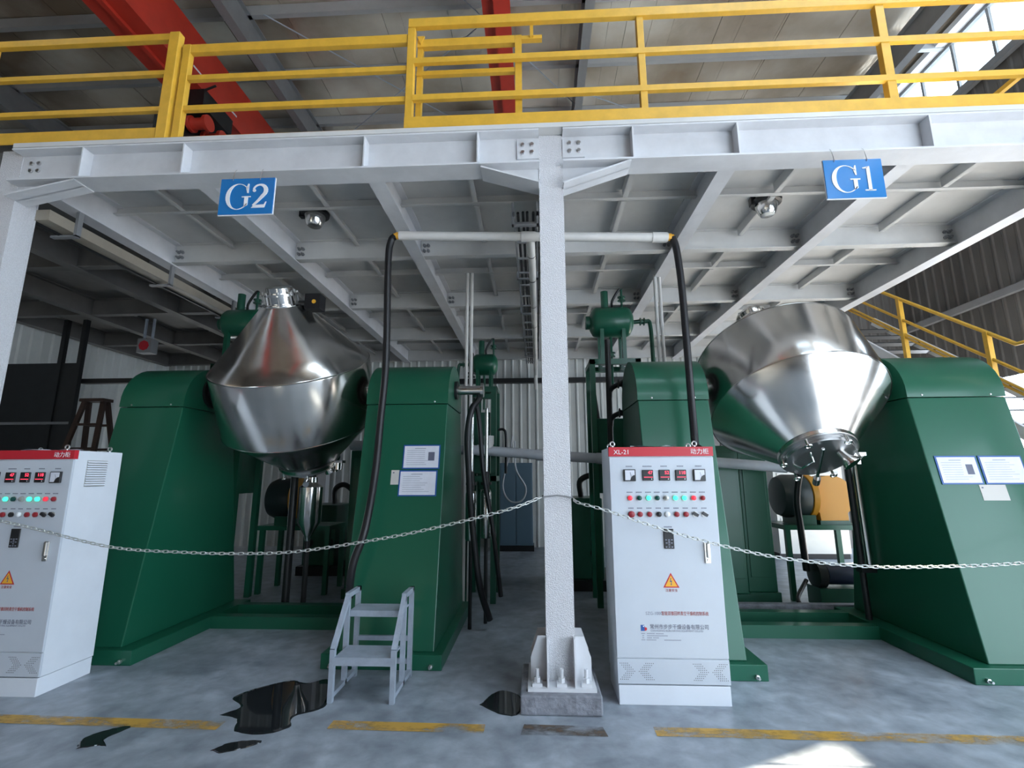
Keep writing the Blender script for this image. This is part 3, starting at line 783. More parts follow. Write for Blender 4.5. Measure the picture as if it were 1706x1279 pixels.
# ------------------------------------------------------------------ control cabinets
DISP = ('47', '52', '118')
def cabinet(x0, yf, label, louvre_side=False, letters=True, depth=.45):
    W, H, D = .78, 1.785, depth
    t = thing('control_cabinet', label, 'cabinet', (x0 + W / 2, yf + D / 2, 0), 'white electrical control cabinets')
    x1 = x0 + W
    MB().box(x0, x1, yf + .012, yf + D, .13, H).build('body', CABLIT, t, smooth=False, bevel=.004)
    MB().box(x0 + .004, x1 - .004, yf + .002, yf + D - .004, 0, .127).build('plinth', CABLIT, t, smooth=False, bevel=.004)
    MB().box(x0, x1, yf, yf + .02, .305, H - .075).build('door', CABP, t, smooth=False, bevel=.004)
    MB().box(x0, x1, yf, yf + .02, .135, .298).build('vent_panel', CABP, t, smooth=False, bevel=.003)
    MB().box(x0 - .002, x1 + .002, yf - .003, yf + .035, H - .068, H + .002).build('header_band', REDB, t, smooth=False, bevel=.002)
    pf = MB()
    for cx_ in (x0 + .135, x1 - .135):
        for row in range(9):
            sh = .012 * (4 - abs(row - 4))
            for k in range(5):
                for sgn in (-1, 1):
                    px_ = cx_ + sgn * (.016 + .013 * k + (.048 - sh))
                    pf.lathe([(0, .003), (.0015, .003)], (px_, yf + .0005, .165 + .013 * row), (0, -1, 0), 5)
    pf.build('vent_holes', BLKP, t, smooth=False, kind='stuff')
    yy = yf
    # meters
    for i, mx_ in enumerate((.148, .284, .408, .530, .665)):
        cx_ = x0 + mx_; cz_ = 1.575
        if i in (0, 4):
            s = .044
            me_ = MB().box(cx_ - s, cx_ + s, yy - .018, yy, cz_ - s, cz_ + s).build('analog_meter', BLKP, t, smooth=False, bevel=.003)
            MB().box(cx_ - .036, cx_ + .036, yy - .0195, yy - .018, cz_ - .036, cz_ + .038).build('dial', METERW, me_, smooth=False)
            MB().prism([(cx_ + .038, cz_ - .038), (cx_ + .038, cz_ + .002), (cx_ + .026, cz_), (cx_ + .010, cz_ - .012), (cx_, cz_ - .038)], 'y', yy - .021, yy - .0195).build('dial_corner', BLKP, me_, smooth=False)
            MB().bar((cx_ + .015, yy - .0205, cz_ - .018), (cx_ + .002, yy - .0205, cz_ + .022), .0015, .0015).build('needle', INK, me_, smooth=False)
        else:
            s = .040
            me_ = MB().box(cx_ - s, cx_ + s, yy - .012, yy, cz_ - s, cz_ + s).build('digital_meter', BLKP, t, smooth=False, bevel=.003)
            text_part(DISP[i - 1], .034, cx_ + .034, yy - .0125, cz_ + .008, REDLED, me_, 'digits', 'RIGHT')
            MB().box(cx_ - .030, cx_ + .034, yy - .0128, yy - .012, cz_ - .016, cz_ - .012).build('led_bar', REDLED, me_, smooth=False)
            MB().lathe([(0, .004), (.0015, .004)], (cx_ + .026, yy - .012, cz_ - .028), (0, -1, 0), 8).build('key', WSIGN, me_, smooth=False)
    # indicator lamps and switches
    row1 = [(REDLAMP, .143), (DKGRN, .212), (GRNLED, .281), (DKGRN, .345), (GREYB, .410), (GRNLED, .478), (GRNLED, .545), (REDLAMP, .612), (DKRED, .678)]
    row2 = [(DKRED, .148), (DKRED, .212), (DKRED, .281), (BLKP, .350), (WSIGN, .412), (DKRED, .480), (DKRED, .548), (BLKP, .616), (BLKP, .684)]
    for m_, ox in row1:
        b = MB().lathe([(0, .021), (.006, .021), (.006, .018)], (x0 + ox, yy, 1.408), (0, -1, 0), 16).build('indicator_lamp', GREYB, t)
        MB().lathe([(.006, .018), (.018, .017), (.024, .008), (.025, .001)], (x0 + ox, yy, 1.408), (0, -1, 0), 16).build('lens', m_, b)
    for i, (m_, ox) in enumerate(row2):
        r_ = .024 if i == 0 else .019
        b = MB().lathe([(0, .020), (.005, .020), (.005, .017)], (x0 + ox, yy, 1.290), (0, -1, 0), 16).build('push_button', GREYB, t)
        if i > 6: MB().bar((x0 + ox - .016, yy - .015, 1.302), (x0 + ox + .018, yy - .015, 1.280), .02, .016, (0, 1, 0)).build('selector_knob', m_, b, smooth=False)
        else: MB().lathe([(.005, r_), (.016, r_), (.019, r_ * .8), (.0195, .001)], (x0 + ox, yy, 1.290), (0, -1, 0), 16).build('cap', m_, b)
    # little caption strips over each instrument
    cp = MB()
    for ox, oz, w in [(m_, 1.638, .05 + .02 * (i == 1)) for i, m_ in enumerate((.148, .284, .408, .530, .665))] + [(o, 1.446, .045) for _, o in row1] + [(o, 1.330, .04) for _, o in row2] + [(.412, 1.195, .06)]:
        n = int(w / .009)
        for k in range(n):
            xa = x0 + ox - w / 2 + k * w / n
            cp.box(xa, xa + w / n * .72, yy - .0008, yy - .0001, oz, oz + .0075)
    cp.build('captions', INK, t, smooth=False, kind='stuff')
    # keypad, handle
    kp = MB().box(x0 + .375, x0 + .448, yy - .010, yy, 1.045, 1.185).build('keypad', BLKP, t, smooth=False, bevel=.003)
    kk = MB()
    for ax, az in ((.390, 1.108), (.411, 1.108), (.432, 1.108), (.393, 1.086), (.411, 1.097), (.411, 1.086), (.411, 1.073), (.430, 1.086), (.390, 1.058), (.411, 1.058), (.432, 1.058)):
        kk.box(x0 + ax - .006, x0 + ax + .006, yy - .0112, yy - .010, az - .003, az + .003)
    kk.build('keys', INKG, kp, smooth=False)
    hd = MB().box(x0 + .662, x0 + .702, yy - .012, yy, .945, 1.092).build('door_handle', STEEL2, t, smooth=False, bevel=.004)
    MB().box(x0 + .676, x0 + .698, yy - .03, yy - .012, .985, 1.088).build('lever', STEEL2, hd, smooth=False, bevel=.005)
    MB().lathe([(0, .010), (.006, .010)], (x0 + .684, yy - .012, .965), (0, -1, 0), 12).build('lock', STEEL2, hd)
    # warning triangle
    tx, tz = x0 + .410, .775
    tri = lambda s: [(tx - s, tz), (tx + s, tz), (tx, tz + 1.732 * s * 1.02)]
    wt = MB().prism(tri(.058), 'y', yy - .001, yy).build('warning_sign', REDB, t, smooth=False)
    MB().prism([(p[0], p[1] + .0) for p in [(tx - .044, tz + .008), (tx + .044, tz + .008), (tx, tz + .086)]], 'y', yy - .0016, yy - .001).build('triangle', YTRI, wt, smooth=False)
    MB().prism([(tx - .004, tz + .066), (tx + .003, tz + .066), (tx - .003, tz + .047), (tx + .008, tz + .049), (tx + .002, tz + .026), (tx + .006, tz + .028), (tx, tz + .014), (tx - .006, tz + .027), (tx - .002, tz + .026), (tx + .001, tz + .040), (tx - .010, tz + .038)], 'y', yy - .002, yy - .0016).build('bolt_symbol', INK, wt, smooth=False)
    text_part('注意安全', .022, tx, yy - .0008, tz - .026, INKR, t, 'warning_text', 'CENTER')
    text_part('动力柜', .046, x1 - .03, yf - .0038, H - .05, WSIGN, t, 'header_text', 'RIGHT')
    text_part('XL-21', .048, x0 + .035, yf - .0038, H - .052, WSIGN, t, 'header_text')
    text_part('SZG-1000', .030, x0 + .215, yy - .0008, .590, INKG, t, 'product_text', sx=.95)
    text_part('智能双锥回转真空干燥机控制系统', .030, x0 + .328, yy - .0008, .590, INKR, t, 'product_text', sx=.74)
    lg = MB().box(x0 + .176, x0 + .205, yy - .001, yy, .482, .522).build('maker_logo', BLUEB, t, smooth=False)
    MB().prism([(x0 + .203, .482), (x0 + .216, .486), (x0 + .221, .496), (x0 + .217, .505), (x0 + .203, .507)], 'y', yy - .0012, yy).build('logo_red', REDB, lg, smooth=False)
    MB().prism([(x0 + .19, .515), (x0 + .2, .506), (x0 + .2, .514), (x0 + .215, .524)], 'y', yy - .0014, yy).build('logo_white', WSIGN, lg, smooth=False)
    text_part('常州市步步干燥设备有限公司', .036, x0 + .240, yy - .0008, .498, INK, t, 'maker_text', sx=.89)
    text_part('CHANGZHOU BUBU DRYING EQUIPMENT CO.,LTD', .0165, x0 + .244, yy - .0008, .479, INKG, t, 'maker_text', sx=.97)
    ad = MB()
    for i, (z_, segs) in enumerate(((.462, ((0, .03), (.04, .17))), (.448, ((0, .03), (.04, .19))), (.434, ((0, .03), (.04, .13))), (.420, ((0, .11), (.16, .29))))):
        for a_, b_ in segs:
            n = int((b_ - a_) / .007)
            for k in range(n):
                if random.random() < .86: ad.box(x0 + .178 + a_ + k * .007, x0 + .178 + a_ + k * .007 + .005, yy - .0008, yy - .0001, z_, z_ + .006)
    ad.build('address_lines', INKG, t, smooth=False, kind='stuff')
    # eye bolts, sheet of paper lies on the roof separately
    for ex, ey in ((x0 + .035, yf + .05), (x1 - .12, yf + .05), (x0 + .06, yf + D - .05), (x1 - .07, yf + D - .06)):
        MB().cyl((ex, ey, H), (ex, ey, H + .012), .010).tube([(ex + .017 * math.cos(i * PI / 6), ey, H + .028 + .017 * math.sin(i * PI / 6)) for i in range(12)], .006, 8, closed=True).build('lifting_eye', CHROME, t)
    if louvre_side:
        lv = MB().box(x1, x1 + .002, yf + .12, yf + .31, 1.50, 1.71).build('side_vent', GREYB, t, smooth=False)
        for k in range(11):
            z_ = 1.508 + k * .0185
            MB().hexa([(x1 + .002, yf + .123, z_), (x1 + .002, yf + .307, z_), (x1 + .002, yf + .307, z_ + .012), (x1 + .002, yf + .123, z_ + .012),
                       (x1 + .012, yf + .123, z_ - .001), (x1 + .012, yf + .307, z_ - .001), (x1 + .004, yf + .307, z_ + .012), (x1 + .004, yf + .123, z_ + .012)]).build('louvre', CABLIT, lv, smooth=False)
    return t
cabinet(.555, 3.757, 'white control cabinet with red XL-21 header standing right of the middle column', depth=.42)
cabinet(-4.445, 3.69, 'white control cabinet with side louvres cut off by the left photo edge', louvre_side=True)
def loose_sheet(x, y, z, rot, label):
    mb = MB(); n = 6; vs = []; c, s = math.cos(rot), math.sin(rot)
    for j in range(2):
        for i in range(n + 1):
            a = -.17 + .34 * i / n; b = -.1 + .2 * j; h = .004 + .022 * max(0, math.sin(i * 1.3 + j)) * (.4 + .6 * j)
            vs.append((x + a * c - b * s, y + a * s + b * c, z + h))
    m_ = len(vs); vs += [(v[0], v[1], v[2] + .0015) for v in vs]
    fs = []
    for k in (0, m_):
        for i in range(n): fs.append((k + i, k + i + 1, k + n + 2 + i, k + n + 1 + i))
    tag(mb.add(vs, fs).build('paper_sheet', PAPER, smooth=True), label, 'paper', 'loose papers on the cabinet tops')
loose_sheet(-4.05, 3.88, 1.787, .1, 'crumpled white papers lying on top of the left control cabinet')
loose_sheet(.92, 3.9, 1.787, -.15, 'white sheet lying on top of the right control cabinet')

# ------------------------------------------------------------------ silver steps
st = thing('step_stool', 'silver painted two-step steel stool in front of the green pedestal', 'step stool', (-1.24, 3.95, 0))
SX0, SX1 = -1.50, -1.02
for sx in (SX0, SX1):
    x0, x1 = (sx, sx + .035) if sx == SX0 else (sx - .035, sx)
    xc = (x0 + x1) / 2
    MB().box(x0, x1, 3.69, 3.725, 0, .35).build('front_leg', ZINC, st, smooth=False)
    MB().box(x0, x1, 3.93, 3.965, .03, .64).build('middle_leg', ZINC, st, smooth=False)
    MB().box(x0, x1, 4.15, 4.185, 0, .68).build('rear_leg', ZINC, st, smooth=False)
    MB().bar((xc, 3.707, .345), (xc, 3.95, .655), .035, .035, (1, 0, 0)).build('side_rail', ZINC, st, smooth=False)
    MB().box(x0, x1, 3.93, 4.185, .645, .68).build('top_rail', ZINC, st, smooth=False)
    MB().box(x0, x1, 3.725, 4.15, .03, .06).build('bottom_rail', ZINC, st, smooth=False)
MB().box(SX0 + .035, SX1 - .035, 3.7005, 3.95, .285, .30).box(SX0 + .035, SX1 - .035, 3.69, 3.70, .245, .30).build('lower_tread', ZINC, st, smooth=False)
MB().box(SX0 + .035, SX1 - .035, 3.9555, 4.15, .535, .55).box(SX0 + .035, SX1 - .035, 3.945, 3.955, .505, .55).build('upper_tread', ZINC, st, smooth=False)
for z in (.10, .27): MB().box(SX0 + .035, SX1 - .035, 4.155, 4.18, z, z + .035).build('rear_bar', ZINC, st, smooth=False)

# ------------------------------------------------------------------ chains
def chain(pts, label):
    P = bez(pts, 30); L = [0]
    for a, b in zip(P[:-1], P[1:]): L.append(L[-1] + (b - a).length)
    t = thing('barrier_chain', label, 'chain', tuple(P[0]), 'sagging barrier chains')
    pitch = .036; n = int(L[-1] / pitch); proto = None; j = 0
    for k in range(n):
        s = (k + .5) * pitch
        while j < len(L) - 2 and L[j + 1] < s: j += 1
        f = (s - L[j]) / (L[j + 1] - L[j]); p = P[j].lerp(P[j + 1], f); d = (P[j + 1] - P[j]).normalized()
        if proto is None:
            path = []
            for i in range(12):
                a = 2 * PI * i / 12; path.append(((.0130 if math.cos(a) > 0 else -.0130) + .0095 * math.cos(a), .0095 * math.sin(a), 0))
            mb = MB().tube(path, .0034, 5, closed=True)
            me = bpy.data.meshes.new('link'); me.from_pydata([tuple(v) for v in mb.v], [], mb.f); me.materials.append(CHAINM)
            me.polygons.foreach_set('use_smooth', [True] * len(me.polygons)); proto = me
        o = bpy.data.objects.new('link', proto); COL.objects.link(o); o.parent = t
        q = d.to_track_quat('X', 'Z')
        o.rotation_mode = 'QUATERNION'
        from mathutils import Quaternion
        o.rotation_quaternion = q @ Quaternion((1, 0, 0), rad(20 if k % 2 else 100))
        o.location = p - Vector(t.location)
    return t
CHAINM = mat('galvanised_chain', (.62, .64, .62), .35, .7)
chain([(-4.55, 3.62, 1.34), (-4.105, 3.62, 1.249), (-3.832, 3.62, 1.195), (-3.188, 3.62, 1.06), (-2.649, 3.62, 1.026), (-2.189, 3.62, 1.018), (-1.738, 3.62, 1.037), (-1.117, 3.62, 1.13), (-.677, 3.62, 1.219), (-.2, 3.64, 1.335), (.04, 3.75, 1.418)], 'galvanised chain sagging from the middle column toward the left cabinet')
chain([(.275, 3.75, 1.40), (.31, 3.66, 1.377), (.501, 3.62, 1.326), (.878, 3.62, 1.202), (1.289, 3.62, 1.089), (1.693, 3.62, 1.006), (2.174, 3.62, .958), (2.572, 3.62, .949), (3.308, 3.62, .981), (4.1, 3.62, 1.08), (4.8, 3.7, 1.3)], 'galvanised chain sagging across the right cabinet to the right photo edge')
tw = MB()
for z in (1.413, 1.419): tw.tube([(.045, 3.75, z), (.155, 3.749, z + .012), (.27, 3.75, z - .004), (.272, 3.97, z), (.042, 3.97, z), (.045, 3.75, z)], .003, 5)
tag(tw.build('binding_wire', GREYS), 'thin grey wire tied round the middle column holding the chains', 'wire')

# ------------------------------------------------------------------ overhead conduit, hoses, lamps, trays
pv = thing('conduit_pipe', 'cream plastic conduit running level behind the middle column under the platform', 'pipe', (0, 4.4, 3.9))
MB().tube([(-1.34, 4.4, 3.933), (1.30, 4.4, 3.838)], .044, 16).build('main_pipe', PVC, pv)
for xx, zz in ((-.05, 3.887), (1.22, 3.841)): MB().cyl((xx - .07, 4.4, zz + .002), (xx + .07, 4.4, zz - .003), .051, n=16).build('coupling', PVC, pv)
MB().tube([(-.03, 4.4, 3.88), (-.03, 4.46, 3.86), (-.02, 5.0, 3.87), (.01, 9.5, 3.9), (.01, 10.8, 3.85), (.01, 10.85, 3.5)], .042, 14).build('branch_pipe', PVC, pv)
for yy in (4.75, 5.4, 6.3, 7.2): MB().lathe([(0, .045), (.02, .045)], (-.025 + .007 * (yy - 4.75), yy, 3.868), (0, 1, 0), 14, cap=False).build('pipe_tie', BLKP, pv)
for sg, xx, zz in ((-1, -1.34, 3.933), (1, 1.30, 3.838)): MB().lathe([(0, .036), (.03, .036), (.035, .028), (.055, .028)], (xx, 4.4, zz), (sg, 0, 0), 8).build('gland', YTRI, pv, smooth=False)
hz = bez([(-1.38, 4.4, 3.932), (-1.425, 4.41, 3.88), (-1.447, 4.42, 3.65), (-1.449, 4.50, 2.68), (-1.475, 4.50, 2.1), (-1.485, 4.45, 1.6), (-1.51, 4.33, 1.12), (-1.58, 4.30, .87), (-1.61, 4.31, .70), (-1.62, 4.34, .55)], 8)
tag(MB().tube(hz, .034, 12).build('cable_hose', BLACK), 'thick black hose hanging down the green pedestal with notice sheets', 'hose', 'black cable hoses')
hz = bez([(1.345, 4.4, 3.835), (1.375, 4.4, 3.70), (1.402, 4.41, 3.32), (1.414, 4.42, 2.62), (1.412, 4.40, 2.11), (1.387, 4.30, 1.81), (1.36, 4.10, 1.76), (1.31, 4.0, 1.785)], 8)
tag(MB().tube(hz, .034, 12).build('cable_hose', BLACK), 'thick black hose hanging down behind the XL-21 cabinet', 'hose', 'black cable hoses')
def lamp(x, y, label):
    t = thing('ceiling_lamp', label, 'lamp', (x, y, 4.5), 'flameproof ceiling lamps')
    MB().lathe([(0, .05), (.03, .05), (.04, .155), (.07, .15), (.08, .1)], (x, y, 4.5), (0, 0, -1), 24).build('housing', BLKP, t)
    MB().lathe([(.07, .115), (.09, .115), (.18, .085), (.20, .07), (.205, .01)], (x, y, 4.5), (0, 0, -1), 24).build('reflector_bowl', STEEL2, t)
    MB().box(x - .17, x - .12, y - .03, y + .03, 4.41, 4.5).build('junction_box', BLKP, t, smooth=False)
lamp(-2.43, 4.82, 'small round lamp on the deck underside right of the G2 sign')
lamp(2.50, 4.86, 'small round lamp on the deck underside left of the G1 sign')
tr = thing('cable_tray', 'grey ladder cable tray running back under the middle girder', 'cable tray', (-.12, 6, 4.0))
for xx in (-.20, .03):
    MB().box(xx, xx + .02, 4.3, 10.6, 4.05, 4.10).build('side_rail', GREYS, tr, smooth=False)
for k in range(16): MB().box(-.18, .03, 4.45 + k * .4, 4.48 + k * .4, 4.055, 4.075).build('rung', GREYS, tr, smooth=False)
for yy in (4.3, 5.6, 6.9, 8.2, 9.5):
    MB().box(-.21, -.19, yy, yy + .03, 3.95, 4.2).box(.03, .05, yy, yy + .03, 3.95, 4.2).box(-.21, .05, yy, yy + .03, 3.95, 3.97).build('hanger', GREYS, tr, smooth=False)
cb = MB()
for k, xx in enumerate((-.15, -.10, -.06, .0)): cb.tube([(xx, 4.3 + i * .8, 4.085 + .006 * math.sin(i * 2 + k)) for i in range(9)], .014, 6)
cb.build('cable', BLACK, tr)
tk = thing('cable_trunking', 'beige cable trunking hung beside the left edge girder', 'trunking', (-4.62, 6, 3.9))
MB().box(-4.70, -4.56, 3.95, 9.2, 3.955, 4.06).build('duct', BEIGE, tk, smooth=False)
MB().box(-4.715, -4.70, 3.95, 9.2, 3.93, 4.07).build('duct_lid', BLKS, tk, smooth=False)
for yy in (4.2, 5.45, 6.7, 7.95): MB().box(-4.56, -4.53, yy, yy + .05, 3.92, 4.185).box(-4.80, -4.53, yy, yy + .05, 3.915, 3.935).build('bracket', GREYS, tk, smooth=False)

# ------------------------------------------------------------------ vacuum condensers on green frames
def pipe_valve(mb, x, y, z, ax='x'):
    d = {'x': (1, 0, 0), 'y': (0, 1, 0), 'z': (0, 0, 1)}[ax]
    mb.lathe([(-.03, .055), (-.02, .055), (-.02, .035), (.02, .035), (.02, .055), (.03, .055)], (x, y, z), d, 14)
    return mb
def condenser(label, x0, x1, y, z, r, zf, dirn=1, frame=True, box=(1.35, 2.3), fx=None):
    t = thing('vacuum_condenser', label, 'condenser', ((x0 + x1) / 2, y, 0), 'green vacuum condensers')
    L = x1 - x0
    MB().lathe([(0, .02), (.01, r * .55), (.05, r * .9), (.09, r), (L - .09, r), (L - .05, r * .9), (L - .01, r * .55), (L, .02)], (x0, y, z), (1, 0, 0), 32).build('tank', GRN, t)
    MB().cyl((x0 - .05, y, z), (x0 + .02, y, z), r * .45).build('end_flange', GRN2, t)
    MB().cyl((x0 + L * .37, y, z + r * .9), (x0 + L * .37, y, z + r + .24), .052, n=16).build('vent_stack', GRN2, t)
    xb = x0 + L * .55
    MB().tube(bez([(xb, y, z + r * .9), (xb, y, z + r + .1), (xb + .1, y, z + r + .27), (xb + .14, y, z + r + .27)], 5), .018, 8).build('bent_pipe', BLKS, t)
    mb = MB().cyl((xb + .13, y, z + r * .9), (xb + .13, y, z + r + .28), .016, n=8); pipe_valve(mb, xb + .13, y, z + r + .13, 'z')
    mb.build('valve_pipe', GRN2, t)
    xe = x1 if dirn > 0 else x0
    mb = MB().tube(bez([(xe, y, z), (xe + dirn * .18, y, z + .01), (xe + dirn * .235, y, z - .03), (xe + dirn * .25, y, z - .4), (xe + dirn * .25, y, z - 1.2)], 6), .028, 10)
    pipe_valve(mb, xe + dirn * .13, y, z + .005, 'x'); mb.build('side_pipe', GRN2, t)
    for xx in (x0 + L * .25, x0 + L * .74):
        for sy in (-1, 1):
            MB().bar((xx, y + sy * r * .6, z - r * .5), (xx, y + sy * r * .6, zf), .07, .05, (1, 0, 0)).build('leg', GRN, t, smooth=False)
    mb = MB().cyl((x0 + L * .48, y, z - r), (x0 + L * .48, y, zf - .3), .02, n=8); pipe_valve(mb, x0 + L * .48, y, z - r - .25, 'z'); mb.build('drain_pipe', GRN2, t)
    f0, f1 = fx or (x0 - .03, x1 - .05)
    for xx in (f0, f1):
        for yy in (y - .25, y + .25):
            MB().box(xx, xx + .07, yy, yy + .07, 0, zf).build('frame_post', GRN, t, smooth=False)
    for yy in (y - .25, y + .25):
        MB().box(f0, f1 + .07, yy, yy + .07, zf - .005, zf + .065).build('frame_rail', GRN, t, smooth=False)
    for xx in (f0, f1): MB().box(xx, xx + .07, y - .25, y + .32, zf - .004, zf + .06).build('frame_rail', GRN, t, smooth=False)
    MB().box(f0 + .075, f1 - .005, y - .2, y + .3, box[0], box[1]).build('receiver_tank', GRN2, t, smooth=False, bevel=.01)
    return t
c1 = condenser('green condenser tank on a frame just right of the middle column', .76, 1.36, 6.5, 3.66, .21, 3.02, fx=(.72, 1.32))
mb = MB().tube([(.87, 5.75, 1.2), (.885, 5.75, 3.2)], .035, 10)
for z in (2.62, 2.28): mb.tube(bez([(.885, 5.75, z - .14), (.90, 5.72, z - .04), (.97, 5.62, z), (1.02, 5.55, z)], 5), .03, 10); pipe_valve(mb, .99, 5.58, z, 'x')
mb.build('riser_pipe', BLKS, c1)
MB().tube([(.80, 6.6, 2.75), (.87, 6.55, 2.1)], .025, 8).build('slant_pipe', BLKS, c1)
c2 = condenser('small dark green condenser tank seen far behind, left of the middle column', -1.12, -.66, 8.3, 3.50, .19, 3.0, dirn=-1, fx=(-1.05, -.72))
c3 = condenser('green condenser tank half hidden behind the left stainless vessel', -4.40, -3.82, 6.36, 3.69, .205, 3.0, fx=(-4.36, -3.9))

# nearer green frame with pump piping between the left dryer and the middle column
pf_ = thing('pump_stand', 'dark green pipe stand behind the pedestal with notice sheets', 'stand', (-.75, 6.6, 0))
for xx in (-.93, -.60):
    for yy in (6.4, 7.0): MB().box(xx, xx + .07, yy, yy + .07, 0, 2.69).build('post', GRN2, pf_, smooth=False)
for yy in (6.4, 7.0): MB().box(-.93, -.53, yy, yy + .07, 2.69, 2.76).build('rail', GRN2, pf_, smooth=False)
MB().box(-.86, -.62, 6.5, 7.0, 1.6, 2.42).build('tank_box', GRN2, pf_, smooth=False)
MB().box(-.93, -.53, 6.4, 7.07, 1.50, 1.57).build('shelf', GRN2, pf_, smooth=False)
mb = MB().tube([(-.86, 6.3, .3), (-.86, 6.3, 3.2)], .03, 8); pipe_valve(mb, -.86, 6.3, 2.9, 'z'); mb.build('riser', BLKS, pf_)
MB().tube(bez([(-.53, 6.7, 2.2), (-.45, 6.7, 2.2), (-.42, 6.7, 2.1), (-.42, 6.7, 1.6)], 6), .018, 8).build('vent_loop', BLKS, pf_)
# joint on the trunnion end: stub, rotary joint and hoses
rj = thing('rotary_joint', 'steel rotary joint with dark hoses on the right side of the notice pedestal', 'pipe joint', (-.85, 5.16, 2.49))
MB().lathe([(0, .05), (.28, .05), (.28, .08), (.31, .08)], (-.875, 5.16, 2.49), (1, 0, 0), 18).build('stub', STEEL2, rj)
MB().lathe([(0, .10), (.03, .10)], (-.875, 5.16, 2.49), (1, 0, 0), 18).build('flange', BLKS, rj)
MB().tube(bez([(-.62, 5.16, 2.49), (-.62, 5.2, 2.40), (-.70, 5.2, 2.28), (-.74, 5.2, 2.0), (-.72, 5.2, 1.6), (-.68, 5.2, 1.1), (-.60, 5.2, .5), (-.5, 5.3, .12)], 8), .035, 10).build('hose', BLACK, rj)
MB().tube(bez([(-.66, 5.2, 2.42), (-.62, 5.3, 2.1), (-.58, 5.35, 1.6), (-.48, 5.4, 1.0), (-.40, 5.5, .3)], 8), .025, 8).build('hose', BLACK, rj)
fg = 'stainless filter housings'
for k, (xx, yy, lb) in enumerate(((-.72, 5.4, 'tall pale stainless filter housing right of the notice pedestal'), (-.575, 5.6, 'slimmer stainless filter housing behind the pale one'))):
    t = thing('filter_housing', lb, 'filter', (xx, yy, 0), fg)
    MB().lathe([(0, .02), (.01, .055), (.03, .06), (.50, .06), (.53, .05), (.54, .02)], (xx, yy, .88), (0, 0, 1), 20).build('bowl', STEEL2, t)
    MB().lathe([(0, .035), (.05, .035), (.05, .06), (.08, .06), (.08, .04), (.2, .03)], (xx, yy, 1.42), (0, 0, 1), 16).build('head', BLKS, t)
    MB().cyl((xx, yy, 1.62), (xx, yy, 2.35), .022, n=10).build('inlet_pipe', STEEL2, t)
    MB().cyl((xx, yy, .0), (xx, yy, .88), .02, n=8).build('stand', BLKS, t)

# low grey drain pipe
dp = thing('drain_pipe', 'pale plastic drain pipe sloping gently behind the pedestals', 'pipe', (0, 6.15, 1.8))
MB().tube([(-2.38, 6.14, 1.965), (-.62, 6.14, 1.885), (.1, 6.14, 1.823), (.8, 6.14, 1.780), (2.25, 6.14, 1.722), (3.05, 6.14, 1.655)], .062, 16).build('pipe_run', PVCG, dp)
for xx, zz in ((-.70, 1.89), (.05, 1.826), (.80, 1.78)): MB().cyl((xx - .05, 6.14, zz + .002), (xx + .05, 6.14, zz - .002), .069, n=16).build('coupling', PVCG, dp)
MB().lathe([(0, .055), (.06, .055), (.06, .065), (.17, .065)], (-.60, 6.14, 1.90), (0, 0, 1), 16).build('inlet_cup', PVC, dp)
for xx, zz in ((-2.0, 1.95), (.4, 1.80), (2.0, 1.73)): MB().cyl((xx, 6.14, 0), (xx, 6.14, zz - .06), .02, n=8).build('support', BLKS, dp)

# ------------------------------------------------------------------ blower motors behind the dryers
def motor(label, xm, ym, zt, guard=True):
    t = thing('blower_motor', label, 'motor', (xm, ym, 0), 'vacuum pump motors behind the dryers')
    zc = zt + .36
    MB().box(xm - .42, xm + .60, ym - .25, ym + .35, zt - .06, zt).build('table', GRN, t, smooth=False)
    for xx in (xm - .40, xm + .53):
        for yy in (ym - .23, ym + .28): MB().box(xx, xx + .06, yy, yy + .06, 0, zt - .06).build('leg', GRN, t, smooth=False)
    MB().lathe([(0, .12), (.02, .25), (.10, .285), (.34, .285), (.36, .27)], (xm - .38, ym, zc), (1, 0, 0), 32).build('motor_body', MOTD, t)
    MB().lathe([(.36, .27), (.37, .285), (.44, .285), (.45, .2)], (xm - .38, ym, zc), (1, 0, 0), 32).build('end_ring', ORANGE, t)
    MB().box(xm - .22, xm + .02, ym - .2, ym + .2, zt, zt + .12).build('foot', GRN2, t, smooth=False)
    if not guard: return t
    pts = []
    for k in range(24):
        a = rad(-52 + k * (284 / 23)); pts.append((xm + .27 + .29 * math.cos(a), zc + .27 * math.sin(a)))
    pts += [(xm + .27 - .17, zt + .045), (xm + .27 + .18, zt + .045)]
    MB().prism(pts, 'y', ym - .17, ym + .1).build('guard_cover', ORANGE, t)
    MB().box(xm + .08, xm + .46, ym - .18, ym + .2, zt, zt + .05).build('pump_base', GRN2, t, smooth=False)
    return t
motor('orange faced pump motor on green stand under the right vessel', 3.62, 6.9, .93)
motor('dark pump motor with orange rim in shadow beneath the left vessel', -3.45, 7.0, .90, False)
sp = thing('small_pump', 'dark blue small pump on the floor under the right motor stand', 'pump', (3.75, 6.5, 0))
MB().cyl((3.55, 6.5, .36), (3.95, 6.5, .36), .12, n=20).build('motor_body', mat('navy_paint', (.01, .018, .05), .4), sp)
MB().lathe([(0, .16), (.1, .16), (.12, .08)], (3.52, 6.5, .36), (-1, 0, 0), 20).build('pump_head', BLKS, sp)
MB().box(3.4, 4.0, 6.35, 6.65, 0, .22).build('base', GRN2, sp, smooth=False)
MB().tube(bez([(3.34, 6.5, .4), (3.30, 6.45, .9), (3.27, 6.4, 1.3), (3.33, 6.3, 1.75)], 6), .04, 10).build('suction_hose', BLACK, sp)
MB().tube(bez([(3.3, 6.45, .3), (3.1, 6.3, .10), (3.2, 6.14, .04), (3.7, 6.14, .03)], 6), .025, 8).build('floor_hose', BLACK, sp)
